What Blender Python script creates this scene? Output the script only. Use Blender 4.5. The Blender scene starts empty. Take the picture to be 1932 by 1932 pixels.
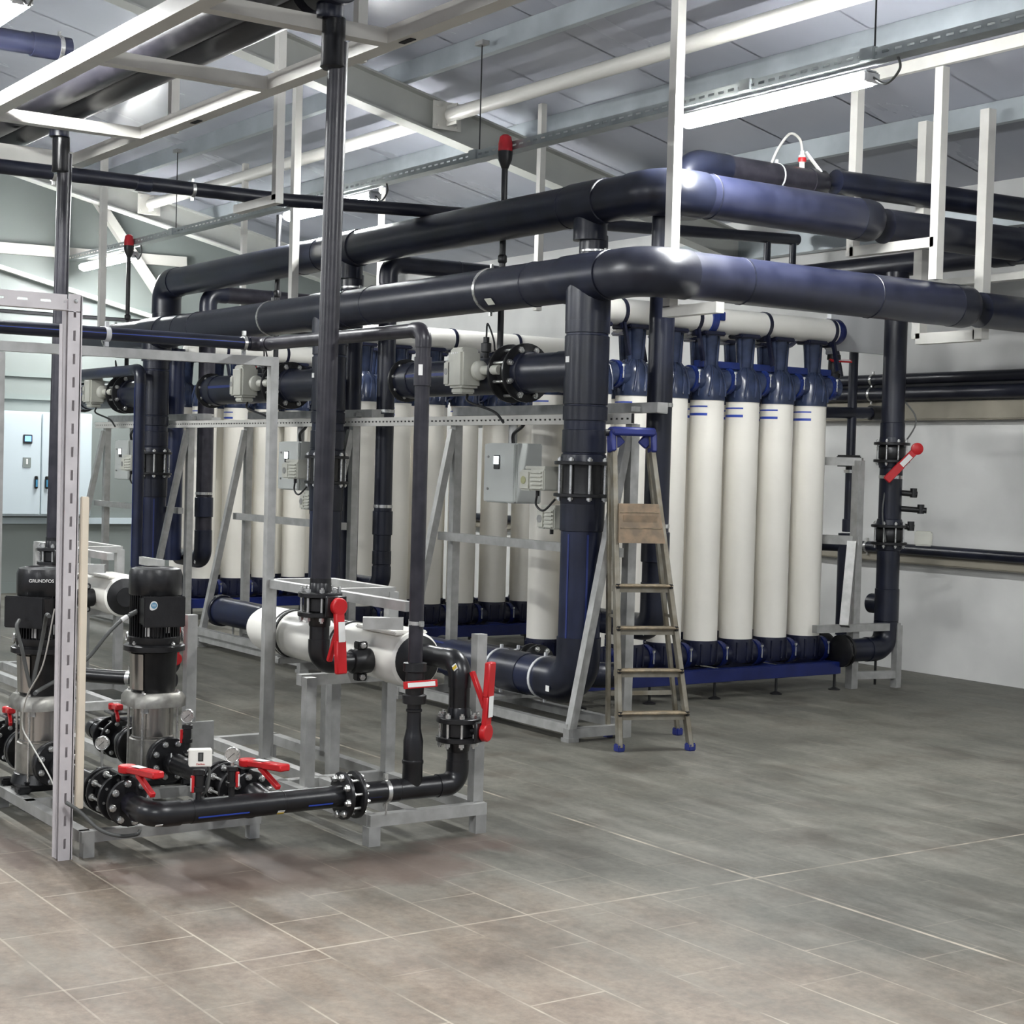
import bpy, bmesh, math, random
from math import pi, sin, cos, radians as RAD
from mathutils import Vector as V, Matrix

random.seed(7)
sc = bpy.context.scene
COL = sc.collection

# ------------------------------------------------------------------ camera
def make_camera():
    yaw, pitch, roll = RAD(34.6213), RAD(1.64148), RAD(1.54969)
    fh = V((-cos(yaw), sin(yaw), 0)); rt = V((sin(yaw), cos(yaw), 0)); up = V((0, 0, 1))
    fwd = fh*cos(pitch) - up*sin(pitch)
    upc = up*cos(pitch) + fh*sin(pitch)
    right = rt*cos(roll) + upc*sin(roll)
    upr = -rt*sin(roll) + upc*cos(roll)
    cam = bpy.data.cameras.new('camera'); o = bpy.data.objects.new('camera', cam); COL.objects.link(o)
    m = Matrix((right, upr, -fwd)).transposed().to_4x4(); m.translation = V((0, 0, 1.6))
    o.matrix_world = m
    cam.sensor_fit = 'HORIZONTAL'; cam.sensor_width = 36; cam.lens = 3105.83/1932*36
    cam.clip_start = .05; cam.clip_end = 100
    sc.camera = o
make_camera()

# ------------------------------------------------------------------ world, exposure
w = bpy.data.worlds.new('world'); sc.world = w; w.use_nodes = True
w.node_tree.nodes['Background'].inputs[0].default_value = (.80, .86, 1, 1)
w.node_tree.nodes['Background'].inputs[1].default_value = .16
sc.view_settings.view_transform = 'Standard'; sc.view_settings.look = 'None'
sc.view_settings.gamma = 1; sc.view_settings.use_curve_mapping = False
sc.view_settings.exposure = 1.62
LAMP_POWER = 82

# ------------------------------------------------------------------ materials
def newmat(name):
    m = bpy.data.materials.new(name); m.use_nodes = True
    nt = m.node_tree; b = nt.nodes['Principled BSDF']
    return m, nt, b
def mat(name, col, rough=.5, metal=0, noise=.0, nscale=6, bump=0, bscale=40, spec=None, coat=0, dirt=None, stretch=None):
    m, nt, b = newmat(name)
    b.inputs['Base Color'].default_value = (*col, 1)
    b.inputs['Roughness'].default_value = rough
    b.inputs['Metallic'].default_value = metal
    if spec is not None: b.inputs['Specular IOR Level'].default_value = spec
    if coat: b.inputs['Coat Weight'].default_value = coat
    if noise or dirt or bump:
        tc = nt.nodes.new('ShaderNodeTexCoord'); mp = nt.nodes.new('ShaderNodeMapping')
        nt.links.new(tc.outputs['Object'], mp.inputs['Vector'])
        if stretch: mp.inputs['Scale'].default_value = stretch
    if noise or dirt:
        n = nt.nodes.new('ShaderNodeTexNoise'); n.inputs['Scale'].default_value = nscale; n.inputs['Detail'].default_value = 6
        nt.links.new(mp.outputs[0], n.inputs['Vector'])
        r = nt.nodes.new('ShaderNodeValToRGB')
        c0 = dirt if dirt else tuple(c*(1-noise) for c in col)
        c1 = col if dirt else tuple(min(1, c*(1+noise)) for c in col)
        r.color_ramp.elements[0].position = .36; r.color_ramp.elements[1].position = .66
        r.color_ramp.elements[0].color = (*c0, 1); r.color_ramp.elements[1].color = (*c1, 1)
        nt.links.new(n.outputs['Fac'], r.inputs['Fac']); nt.links.new(r.outputs['Color'], b.inputs['Base Color'])
        mr = nt.nodes.new('ShaderNodeMapRange'); mr.inputs['To Min'].default_value = max(0.02, rough*.75); mr.inputs['To Max'].default_value = min(1, rough*1.3)
        nt.links.new(n.outputs['Fac'], mr.inputs['Value']); nt.links.new(mr.outputs[0], b.inputs['Roughness'])
    if bump:
        n2 = nt.nodes.new('ShaderNodeTexNoise'); n2.inputs['Scale'].default_value = bscale
        nt.links.new(mp.outputs[0], n2.inputs['Vector'])
        bp = nt.nodes.new('ShaderNodeBump'); bp.inputs['Strength'].default_value = bump; bp.inputs['Distance'].default_value = .01
        nt.links.new(n2.outputs['Fac'], bp.inputs['Height']); nt.links.new(bp.outputs[0], b.inputs['Normal'])
    return m
def emis(name, col, s):
    m, nt, b = newmat(name)
    b.inputs['Base Color'].default_value = (*col, 1)
    b.inputs['Emission Color'].default_value = (*col, 1); b.inputs['Emission Strength'].default_value = s
    return m

M = {}
M['hdpe'] = mat('black_polyethylene', (.0085, .0105, .022), .33, noise=.35, nscale=5, bump=.04, bscale=25)
M['hdpe_old'] = mat('scuffed_polyethylene', (.015, .017, .028), .36, nscale=9, dirt=(.009, .010, .019), bump=.05, bscale=30)
M['hdpe_blue'] = mat('dark_blue_polyethylene', (.008, .012, .036), .33, noise=.3, nscale=4)
M['hdpe_near'] = mat('satin_black_polyethylene', (.008, .008, .0095), .30, noise=.3, nscale=12, bump=.05, bscale=30)
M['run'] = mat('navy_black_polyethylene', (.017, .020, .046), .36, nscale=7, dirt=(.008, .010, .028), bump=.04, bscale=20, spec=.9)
M['pipe_scuffed'] = mat('scuffed_grey_black_plastic', (.026, .024, .032), .34, nscale=14, dirt=(.012, .0115, .017), bump=.04, bscale=30)
M['pvc_black'] = mat('matt_black_plastic', (.008, .008, .009), .38, noise=.25, nscale=9)
M['iron'] = mat('black_cast_iron', (.009, .009, .010), .34, noise=.3, nscale=20, bump=.05, bscale=90)
M['galv'] = mat('galvanised_steel', (.46, .46, .45), .42, .45, nscale=14, dirt=(.36, .36, .345), bump=.03)
M['galv_dull'] = mat('dull_galvanised_steel', (.36, .36, .35), .5, .3, nscale=10, dirt=(.26, .26, .25))
M['zinc'] = mat('bright_zinc', (.62, .62, .6), .28, .85, noise=.15, nscale=30)
M['stainless'] = mat('stainless_steel', (.46, .44, .41), .24, .95, noise=.1, nscale=8, stretch=(1, 1, .1))
M['stainless_mat'] = mat('cast_stainless_steel', (.36, .35, .32), .42, .75, noise=.15, nscale=30, bump=.05, bscale=120)
M['paint'] = mat('off_white_painted_steel', (.60, .59, .55), .38, noise=.06, nscale=5)
M['module'] = mat('ivory_plastic', (.85, .82, .745), .33, noise=.04, nscale=2)
M['white'] = mat('white_plastic', (.80, .785, .73), .3, noise=.04, nscale=3)
M['cap'] = mat('smoky_blue_plastic', (.030, .042, .085), .22, noise=.35, nscale=7)
M['capdark'] = mat('dark_navy_plastic', (.008, .010, .028), .33, noise=.3, nscale=8)
M['blue'] = mat('blue_plastic', (.012, .030, .17), .32, noise=.2, nscale=8)
M['bluesteel'] = mat('blue_painted_steel', (.006, .014, .10), .35, noise=.2, nscale=6)
M['stripe_dim'] = mat('faded_blue_stripe', (.014, .026, .13), .4)
M['blueline'] = mat('blue_stripe_paint', (.03, .07, .42), .4)
M['red'] = mat('red_plastic', (.50, .012, .016), .33, noise=.08, nscale=12)
M['redlens'] = mat('red_beacon_lens', (.55, .02, .03), .2)
M['grey'] = mat('light_grey_enamel', (.52, .52, .46), .4, noise=.06, nscale=9)
M['greybox'] = mat('pale_grey_enamel', (.50, .52, .50), .42, noise=.04, nscale=4)
M['beige'] = mat('beige_trunking_plastic', (.70, .62, .50), .45, noise=.06, nscale=4)
M['postgrey'] = mat('slotted_post_enamel', (.56, .53, .54), .42, .1, noise=.08, nscale=8)
M['cable'] = mat('grey_cable_rubber', (.085, .088, .085), .5)
M['blackcable'] = mat('black_cable_rubber', (.01, .01, .011), .45)
M['whitecable'] = mat('white_cable_rubber', (.55, .54, .5), .45)
M['rubber'] = mat('black_rubber', (.01, .01, .01), .6)
M['label'] = mat('white_paper_label', (.78, .78, .76), .5)
M['yellow'] = mat('yellow_sticker', (.65, .45, .03), .5)
M['oldlens'] = mat('faded_yellow_window', (.36, .36, .20), .35)
M['ink'] = mat('dark_ink', (.02, .02, .02), .6)
M['inkred'] = mat('red_ink', (.5, .03, .03), .6)
M['logo'] = mat('logo_blue', (.06, .25, .42), .4)
M['screen'] = emis('lit_screen', (.85, .95, 1), 2.2)
M['screenblue'] = emis('blue_lit_screen', (.12, .3, .8), 1.0)
M['dial'] = mat('gauge_dial', (.72, .71, .74), .35)
M['ladder'] = mat('worn_aluminium', (.30, .285, .24), .45, .45, nscale=10, dirt=(.19, .165, .12))
M['tread'] = mat('dirty_step_tread', (.28, .22, .14), .6, nscale=25, dirt=(.13, .105, .07))
M['board'] = mat('dirty_plywood_tray', (.27, .19, .12), .6, nscale=16, dirt=(.16, .12, .08))
M['ladderblue'] = mat('ladder_blue_plastic', (.018, .028, .17), .4, noise=.15)
M['lampbody'] = mat('lamp_housing_grey', (.6, .61, .62), .4)
M['tube'] = emis('lamp_diffuser', (.965, .98, .975), LAMP_POWER)
M['tray'] = mat('cable_tray_zinc', (.34, .37, .37), .38, .6, noise=.12, nscale=10)
M['cabinet'] = mat('white_cabinet_enamel', (.56, .64, .68), .35)
M['roof'] = mat('roof_panel_enamel', (.35, .36, .41), .25, noise=.04, nscale=1.5, stretch=(1, .2, 1))
M['rafter'] = mat('rafter_paint', (.46, .47, .44), .5, noise=.05, nscale=3)
M['purlin'] = mat('purlin_zinc', (.40, .44, .46), .36, .5, noise=.12, nscale=3)
M['strut'] = mat('strut_paint', (.62, .61, .56), .42)
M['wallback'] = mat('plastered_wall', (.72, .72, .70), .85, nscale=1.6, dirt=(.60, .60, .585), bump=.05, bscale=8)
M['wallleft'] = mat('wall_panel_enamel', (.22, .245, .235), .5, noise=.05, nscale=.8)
M['trim'] = mat('trim_grey', (.21, .24, .23), .5)
M['ledge'] = mat('beige_ledge', (.30, .275, .22), .7, noise=.1, nscale=4)
M['dark'] = mat('dark_gap', (.01, .01, .012), .8)

def floor_mat():
    m, nt, b = newmat('stained_concrete_tile'); N = nt.nodes; L = nt.links
    tc = N.new('ShaderNodeTexCoord')
    mp = N.new('ShaderNodeMapping'); mp.inputs['Location'].default_value = (.135, -.005, 0)
    L.new(tc.outputs['Object'], mp.inputs['Vector'])
    def noise(scale, detail=6, rough=.6, vec=None):
        n = N.new('ShaderNodeTexNoise'); n.inputs['Scale'].default_value = scale; n.inputs['Detail'].default_value = detail
        n.inputs['Roughness'].default_value = rough
        L.new(vec or tc.outputs['Object'], n.inputs['Vector']); return n
    def ramp(src, stops):
        r = N.new('ShaderNodeValToRGB'); e = r.color_ramp.elements
        while len(e) < len(stops): e.new(.5)
        for i, (p, c) in enumerate(stops): e[i].position = p; e[i].color = (*c, 1)
        L.new(src, r.inputs['Fac']); return r
    def mix(fac, a, bb, mode='MIX'):
        x = N.new('ShaderNodeMix'); x.data_type = 'RGBA'; x.blend_type = mode
        if isinstance(fac, float): x.inputs[0].default_value = fac
        else: L.new(fac, x.inputs[0])
        L.new(a, x.inputs[6]); L.new(bb, x.inputs[7]); return x.outputs[2]
    n1 = noise(.9, 8); n2 = noise(5, 8, .7); n3 = noise(28, 4, .7)
    # greener-grey concrete toward the back right, browner and paler toward the near left
    base = ramp(n1.outputs['Fac'], [(.35, (.072, .071, .059)), (.5, (.100, .098, .081)), (.66, (.145, .139, .116))])
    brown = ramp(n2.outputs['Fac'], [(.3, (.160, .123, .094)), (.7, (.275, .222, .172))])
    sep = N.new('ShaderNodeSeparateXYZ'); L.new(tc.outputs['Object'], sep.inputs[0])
    # brown mask: slants across x and y, broken up by noise
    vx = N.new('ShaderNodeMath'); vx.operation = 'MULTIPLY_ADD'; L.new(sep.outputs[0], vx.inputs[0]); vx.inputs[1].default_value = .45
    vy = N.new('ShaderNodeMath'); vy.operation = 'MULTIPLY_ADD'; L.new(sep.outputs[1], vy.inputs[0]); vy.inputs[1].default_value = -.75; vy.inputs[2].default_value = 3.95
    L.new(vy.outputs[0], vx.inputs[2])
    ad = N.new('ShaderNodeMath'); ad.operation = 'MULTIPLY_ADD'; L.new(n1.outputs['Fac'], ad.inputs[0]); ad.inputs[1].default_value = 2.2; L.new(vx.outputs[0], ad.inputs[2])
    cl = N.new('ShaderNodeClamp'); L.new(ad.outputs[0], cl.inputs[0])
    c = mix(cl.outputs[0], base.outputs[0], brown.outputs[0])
    sp = ramp(n3.outputs['Fac'], [(.3, (.70, .70, .70)), (.7, (1.25, 1.25, 1.25))])
    c = mix(.8, c, sp.outputs[0], 'MULTIPLY')
    # pale cement haze patches, streaky
    ms = N.new('ShaderNodeMapping'); ms.inputs['Scale'].default_value = (.9, 3.2, 1); ms.inputs['Rotation'].default_value = (0, 0, .25)
    L.new(tc.outputs['Object'], ms.inputs['Vector'])
    n4 = noise(1.5, 7, .72, ms.outputs[0])
    hz = ramp(n4.outputs['Fac'], [(.46, (0, 0, 0)), (.72, (.72, .72, .72))])
    pale = N.new('ShaderNodeRGB'); pale.outputs[0].default_value = (.22, .211, .182, 1)
    c = mix(hz.outputs[0], c, pale.outputs[0])
    n5 = noise(2.6, 5, .6)
    ds = ramp(n5.outputs['Fac'], [(.50, (1, 1, 1)), (.68, (.62, .56, .52))])
    c = mix(.8, c, ds.outputs[0], 'MULTIPLY')
    st = None  # brown stains by the pumps, with the skid's shadow painted into them
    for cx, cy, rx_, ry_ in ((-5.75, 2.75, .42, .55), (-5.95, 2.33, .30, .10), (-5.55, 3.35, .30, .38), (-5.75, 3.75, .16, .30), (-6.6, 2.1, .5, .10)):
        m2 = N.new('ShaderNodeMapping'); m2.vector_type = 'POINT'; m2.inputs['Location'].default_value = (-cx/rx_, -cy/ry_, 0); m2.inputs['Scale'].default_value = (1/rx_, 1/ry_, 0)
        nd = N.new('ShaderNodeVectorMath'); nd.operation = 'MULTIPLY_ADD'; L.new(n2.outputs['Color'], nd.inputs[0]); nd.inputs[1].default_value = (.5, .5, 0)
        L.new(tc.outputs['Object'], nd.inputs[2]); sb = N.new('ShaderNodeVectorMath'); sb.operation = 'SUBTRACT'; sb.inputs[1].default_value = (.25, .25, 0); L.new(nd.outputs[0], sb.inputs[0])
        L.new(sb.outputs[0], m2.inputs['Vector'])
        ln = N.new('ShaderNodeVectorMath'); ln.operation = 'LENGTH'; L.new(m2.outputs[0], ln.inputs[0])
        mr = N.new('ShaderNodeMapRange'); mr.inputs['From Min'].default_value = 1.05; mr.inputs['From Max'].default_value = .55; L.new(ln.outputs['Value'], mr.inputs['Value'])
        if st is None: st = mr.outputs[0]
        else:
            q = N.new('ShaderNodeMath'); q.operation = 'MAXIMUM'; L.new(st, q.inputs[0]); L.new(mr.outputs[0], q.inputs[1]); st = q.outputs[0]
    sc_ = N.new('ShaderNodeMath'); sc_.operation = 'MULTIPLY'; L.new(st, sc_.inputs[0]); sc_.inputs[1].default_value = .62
    stain_shade = N.new('ShaderNodeRGB'); stain_shade.outputs[0].default_value = (.105, .066, .052, 1)
    c = mix(sc_.outputs[0], c, stain_shade.outputs[0])
    # tile joints
    br = N.new('ShaderNodeTexBrick'); L.new(mp.outputs[0], br.inputs['Vector'])
    br.inputs['Scale'].default_value = 1; br.inputs['Brick Width'].default_value = .705; br.inputs['Row Height'].default_value = .2815
    br.inputs['Mortar Size'].default_value = .0045; br.inputs['Mortar Smooth'].default_value = .3; br.offset = .37; br.offset_frequency = 2
    br.inputs['Color1'].default_value = (1, 1, 1, 1); br.inputs['Color2'].default_value = (.90, .90, .90, 1); br.inputs['Mortar'].default_value = (1, 1, 1, 1)
    c = mix(.4, c, br.outputs['Color'], 'MULTIPLY')
    jn = noise(1.7, 4, .7)
    jr = ramp(jn.outputs['Fac'], [(.42, (.04, .04, .04)), (.60, (.85, .85, .85))])
    jm = N.new('ShaderNodeMath'); jm.operation = 'MULTIPLY'; L.new(br.outputs['Fac'], jm.inputs[0])
    jf = N.new('ShaderNodeMath'); jf.operation = 'MULTIPLY_ADD'; L.new(cl.outputs[0], jf.inputs[0]); jf.inputs[1].default_value = .9; jf.inputs[2].default_value = .22
    jg = N.new('ShaderNodeMath'); jg.operation = 'MULTIPLY'; L.new(jf.outputs[0], jg.inputs[0]); L.new(jr.outputs[0], jg.inputs[1]); L.new(jg.outputs[0], jm.inputs[1])
    joint = N.new('ShaderNodeRGB'); joint.outputs[0].default_value = (.43, .375, .30, 1)
    c = mix(jm.outputs[0], c, joint.outputs[0])
    # two straight joints wider than the rest
    def line(axis, pos, wd):
        a = N.new('ShaderNodeMath'); a.operation = 'SUBTRACT'; L.new(sep.outputs[axis], a.inputs[0]); a.inputs[1].default_value = pos
        d = N.new('ShaderNodeMath'); d.operation = 'ABSOLUTE'; L.new(a.outputs[0], d.inputs[0])
        s = N.new('ShaderNodeMath'); s.operation = 'LESS_THAN'; L.new(d.outputs[0], s.inputs[0]); s.inputs[1].default_value = wd
        return s.outputs[0]
    l1 = line(0, -4.735, .006); l2 = line(1, 4.47, .008)
    mx = N.new('ShaderNodeMath'); mx.operation = 'MAXIMUM'; L.new(l1, mx.inputs[0]); L.new(l2, mx.inputs[1])
    ml = N.new('ShaderNodeMath'); ml.operation = 'MULTIPLY'; L.new(mx.outputs[0], ml.inputs[0]); L.new(jr.outputs[0], ml.inputs[1])
    c = mix(ml.outputs[0], c, joint.outputs[0])
    L.new(c, b.inputs['Base Color'])
    rr = N.new('ShaderNodeMapRange'); rr.inputs['To Min'].default_value = .34; rr.inputs['To Max'].default_value = .72
    L.new(n4.outputs['Fac'], rr.inputs['Value']); L.new(rr.outputs[0], b.inputs['Roughness'])
    bp = N.new('ShaderNodeBump'); bp.inputs['Strength'].default_value = .15; bp.inputs['Distance'].default_value = .004
    L.new(n3.outputs['Fac'], bp.inputs['Height']); L.new(bp.outputs[0], b.inputs['Normal'])
    return m
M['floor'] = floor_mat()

# ------------------------------------------------------------------ mesh helpers
def NB(): return bmesh.new()
def basis(d):
    d = V(d).normalized()
    a = V((0, 0, 1)) if abs(d.z) < .9 else V((1, 0, 0))
    u = d.cross(a).normalized(); return u, d.cross(u).normalized(), d
def cyl(bm, p0, p1, r, r2=None, seg=20, caps=True):
    p0, p1 = V(p0), V(p1); r2 = r if r2 is None else r2
    u, v, d = basis(p1-p0)
    A = [bm.verts.new(p0 + (u*cos(2*pi*i/seg) + v*sin(2*pi*i/seg))*r) for i in range(seg)]
    B = [bm.verts.new(p1 + (u*cos(2*pi*i/seg) + v*sin(2*pi*i/seg))*r2) for i in range(seg)]
    for i in range(seg): bm.faces.new((A[i], B[i], B[(i+1) % seg], A[(i+1) % seg]))
    if caps: bm.faces.new(A); bm.faces.new(B[::-1])
    return bm
def lathe(bm, prof, o, axis=(0, 0, 1), seg=28, phase=0):
    o = V(o); u, v, d = basis(axis); rings = []
    for r, h in prof:
        if r < 1e-6: rings.append([bm.verts.new(o + d*h)])
        else: rings.append([bm.verts.new(o + d*h + (u*cos(2*pi*i/seg+phase) + v*sin(2*pi*i/seg+phase))*r) for i in range(seg)])
    for a, b in zip(rings, rings[1:]):
        for i in range(seg):
            j = (i+1) % seg
            if len(a) == 1 and len(b) == 1: continue
            if len(a) == 1: bm.faces.new((a[0], b[i], b[j]))
            elif len(b) == 1: bm.faces.new((a[i], b[0], a[j]))
            else: bm.faces.new((a[i], b[i], b[j], a[j]))
    if len(rings[0]) > 1: bm.faces.new(rings[0])
    if len(rings[-1]) > 1: bm.faces.new(rings[-1][::-1])
    return bm
def box(bm, c, s, rot=0, bev=0, tilt=None):
    m = Matrix.Translation(V(c)) @ (Matrix.Rotation(rot, 4, 'Z')) @ (tilt or Matrix.Identity(4)) @ Matrix.Diagonal((*s, 1))
    g = bmesh.ops.create_cube(bm, size=1, matrix=m)
    if bev:
        es = list({e for v in g['verts'] for e in v.link_edges})
        bmesh.ops.bevel(bm, geom=es, offset=bev, segments=2, affect='EDGES', clamp_overlap=True)
    return bm
def beam(bm, p0, p1, w, h, up=(0, 0, 1), bev=0):
    p0, p1 = V(p0), V(p1); d = (p1-p0); L = d.length; d.normalize()
    up = V(up)
    if abs(d.dot(up)) > .95: up = V((0, 1, 0))
    s = d.cross(up).normalized(); t = s.cross(d).normalized()
    m = Matrix((d, s, t)).transposed().to_4x4(); m.translation = (p0+p1)/2
    g = bmesh.ops.create_cube(bm, size=1, matrix=m @ Matrix.Diagonal((L, w, h, 1)))
    if bev:
        es = list({e for v in g['verts'] for e in v.link_edges})
        bmesh.ops.bevel(bm, geom=es, offset=bev, segments=1, affect='EDGES')
    return bm
def sweep(bm, pts, r, seg=16, caps=True):
    pts = [V(p) for p in pts]; n = len(pts); rs = r if isinstance(r, (list, tuple)) else [r]*n
    rings = []; u = None
    for i, p in enumerate(pts):
        t = (pts[min(i+1, n-1)] - pts[max(i-1, 0)]).normalized()
        if u is None: u, _, _ = basis(t)
        u = (u - t*u.dot(t)).normalized(); v = t.cross(u)
        rings.append([bm.verts.new(p + (u*cos(2*pi*k/seg)+v*sin(2*pi*k/seg))*rs[i]) for k in range(seg)])
    for a, b in zip(rings, rings[1:]):
        for i in range(seg):
            j = (i+1) % seg; bm.faces.new((a[i], a[j], b[j], b[i]))
    if caps: bm.faces.new(rings[0][::-1]); bm.faces.new(rings[-1])
    return bm
def smooth_pts(ctrl, n=8):
    ctrl = [V(c) for c in ctrl]; P = [ctrl[0]*2-ctrl[1]] + ctrl + [ctrl[-1]*2-ctrl[-2]]; out = []
    for i in range(1, len(P)-2):
        a, b, c, d = P[i-1:i+3]
        for k in range(n):
            t = k/n
            out.append(.5*((2*b) + (c-a)*t + (2*a-5*b+4*c-d)*t*t + (3*b-a-3*c+d)*t**3))
    out.append(ctrl[-1]); return out

def root_of(o):
    while o.parent: o = o.parent
    return o
def emit(name, bm, m, parent=None):
    bmesh.ops.recalc_face_normals(bm, faces=bm.faces)
    me = bpy.data.meshes.new(name)
    if parent is not None:
        bmesh.ops.translate(bm, verts=bm.verts, vec=-root_of(parent).location)
    bm.to_mesh(me); bm.free()
    for p in me.polygons: p.use_smooth = True
    me.set_sharp_from_angle(angle=RAD(38))
    me.materials.append(M[m] if isinstance(m, str) else m)
    o = bpy.data.objects.new(name, me); COL.objects.link(o)
    if parent is not None: o.parent = parent
    return o
def thing(name, label, cat, loc=(0, 0, 0), group=None):
    o = bpy.data.objects.new(name, None); COL.objects.link(o); o.location = loc; o.empty_display_size = .1
    o['label'] = label; o['category'] = cat
    if group: o['group'] = group
    return o
def tag(o, label, cat, group=None):
    o['label'] = label; o['category'] = cat
    if group: o['group'] = group
    return o
def one(name, bm, m, label, cat, group=None):
    """a thing that is a single mesh, origin at its base"""
    bm.verts.ensure_lookup_table()
    n = len(bm.verts); c = sum((v.co for v in bm.verts), V())/n; z = min(v.co.z for v in bm.verts)
    loc = V((c.x, c.y, z)); bmesh.ops.translate(bm, verts=bm.verts, vec=-loc)
    o = emit(name, bm, m); o.location = loc
    return tag(o, label, cat, group)
def struct(name, bm, m):
    o = emit(name, bm, m); o['kind'] = 'structure'; return o
def copy_tree(o, parent=None):
    c = o.copy(); COL.objects.link(c)
    if parent is not None: c.parent = parent
    for ch in list(o.children): copy_tree(ch, c)
    return c
def dup(o, delta, label=None, group=None):
    c = copy_tree(o); c.location = o.location + V(delta)
    if label: c['label'] = label
    if group: c['group'] = group
    return c
_bolt = {}
def bolt(parent, p, axis=(0, 0, 1), r=.011, h=.012, m='zinc', name='bolt'):
    key = (round(r, 4), round(h, 4), m)
    if key not in _bolt:
        bm = NB(); lathe(bm, [(r, 0), (r, h*.75), (r*.8, h), (0, h*1.02)], (0, 0, 0), seg=8)
        cyl(bm, (0, 0, -.002), (0, 0, h*1.6), r*.5, seg=8)
        bmesh.ops.recalc_face_normals(bm, faces=bm.faces)
        me = bpy.data.meshes.new('bolt'); bm.to_mesh(me); bm.free(); me.materials.append(M[m]); _bolt[key] = me
    o = bpy.data.objects.new(name, _bolt[key]); COL.objects.link(o); o.parent = parent
    o.location = V(p) - root_of(parent).location
    o.rotation_euler = V(axis).to_track_quat('Z', 'Y').to_euler()
    return o
def stud(parent, p0, p1, r=.006, name='stud'):
    bm = NB(); p0, p1 = V(p0), V(p1); d = (p1-p0).normalized()
    cyl(bm, p0, p1, r, seg=10); cyl(bm, p0+d*.008, p0+d*.022, r*1.9, seg=6); cyl(bm, p1-d*.022, p1-d*.008, r*1.9, seg=6)
    return emit(name, bm, 'zinc', parent)
def text(s, size, p, right, up, parent, m='ink', name='lettering', bold=0.0):
    cu = bpy.data.curves.new(name, 'FONT'); cu.body = s; cu.size = size; cu.align_x = 'CENTER'; cu.align_y = 'CENTER'; cu.extrude = .0004; cu.offset = bold
    t = bpy.data.objects.new(name, cu); COL.objects.link(t)
    me = bpy.data.meshes.new_from_object(t); bpy.data.objects.remove(t)
    me.materials.clear(); me.materials.append(M[m])
    o = bpy.data.objects.new(name, me); COL.objects.link(o); o.parent = parent
    r, u = V(right).normalized(), V(up).normalized(); n = r.cross(u)
    mt = Matrix((r, u, n)).transposed().to_4x4(); mt.translation = V(p) - root_of(parent).location
    o.matrix_local = mt
    return o

# pipes ------------------------------------------------------------
def run(parent, pts, r, m='hdpe', fit='hdpe', bend=1.5, fitr=1.07, ends=(0, 0), seg=24):
    """straight 'pipe' parts joined by fatter 'elbow' fittings at every corner"""
    pts = [V(p) for p in pts]; n = len(pts); R = r*bend
    cut = [(pts[0], None)]
    for i in range(n-1):
        d = (pts[i+1]-pts[i]).normalized()
        a = pts[i] + (d*R if i > 0 else V()); b = pts[i+1] - (d*R if i < n-2 else V())
        if (b-a).length > .005: emit('pipe', cyl(NB(), a, b, r, seg=seg), m, parent)
    for i in range(1, n-1):
        d0 = (pts[i]-pts[i-1]).normalized(); d1 = (pts[i+1]-pts[i]).normalized()
        c = pts[i] - d0*R + d1*R; arc = []
        for k in range(11):
            t = k/10*pi/2; arc.append(c - d1*R*cos(t) + d0*R*sin(t))
        arc = [arc[0]-d0*r*.9] + arc + [arc[-1]+d1*r*.9]
        bm = NB(); sweep(bm, arc, r*fitr, seg)
        emit('elbow', bm, fit, parent)
def coupling(parent, p, axis, r, length=.09, m='hdpe', name='coupling'):
    p = V(p); d = V(axis).normalized()
    bm = NB(); lathe(bm, [(r, -length/2-.004), (r*1.07, -length/2), (r*1.07, length/2), (r, length/2+.004)], p, d, 26)
    return emit(name, bm, m, parent)
def seam(parent, p, axis, r, m='hdpe', wd=.006):
    bm = NB(); lathe(bm, [(r, -wd), (r*1.035, -wd*.4), (r*1.035, wd*.4), (r, wd)], p, axis, 24); return emit('weld_bead', bm, m, parent)
def clamp(parent, p, axis, r, m='zinc', wd=.012, name='pipe_clamp'):
    bm = NB(); d = V(axis).normalized(); p = V(p)
    lathe(bm, [(r, -wd), (r*1.035+.002, -wd), (r*1.035+.002, wd), (r, wd)], p, d, 24)
    u, v, _ = basis(d)
    for s in (-1, 1): box(bm, p + v*s*(r*1.03+.014), (.016, .016, .022))
    return emit(name, bm, m, parent)
def tee(parent, p, axis, branch, r, rb, m='hdpe'):
    p = V(p); d = V(axis).normalized(); b = V(branch).normalized(); bm = NB()
    lathe(bm, [(r, -rb*1.7-.004), (r*1.07, -rb*1.7), (r*1.07, rb*1.7), (r, rb*1.7+.004)], p, d, 26)
    cyl(bm, p, p + b*(r*1.07+rb*.9), rb*1.08, seg=24)
    return emit('tee', bm, m, parent)
def flange(parent, p, axis, ro, th=.022, nb=8, rb=None, bolts=True, m='iron', side=1, br=.012, phase=.2):
    p = V(p); d = V(axis).normalized(); u, v, _ = basis(d)
    f = emit('flange', lathe(NB(), [(ro*.96, -th/2), (ro, -th/2+.003), (ro, th/2-.003), (ro*.96, th/2)], p, d, 30), m, parent)
    if bolts:
        rb = rb or ro*.80
        for k in range(nb):
            a = 2*pi*k/nb + phase
            bolt(parent, p + (u*cos(a)+v*sin(a))*rb + d*side*th/2, d*side, br, br*.9)
    return f
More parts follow.
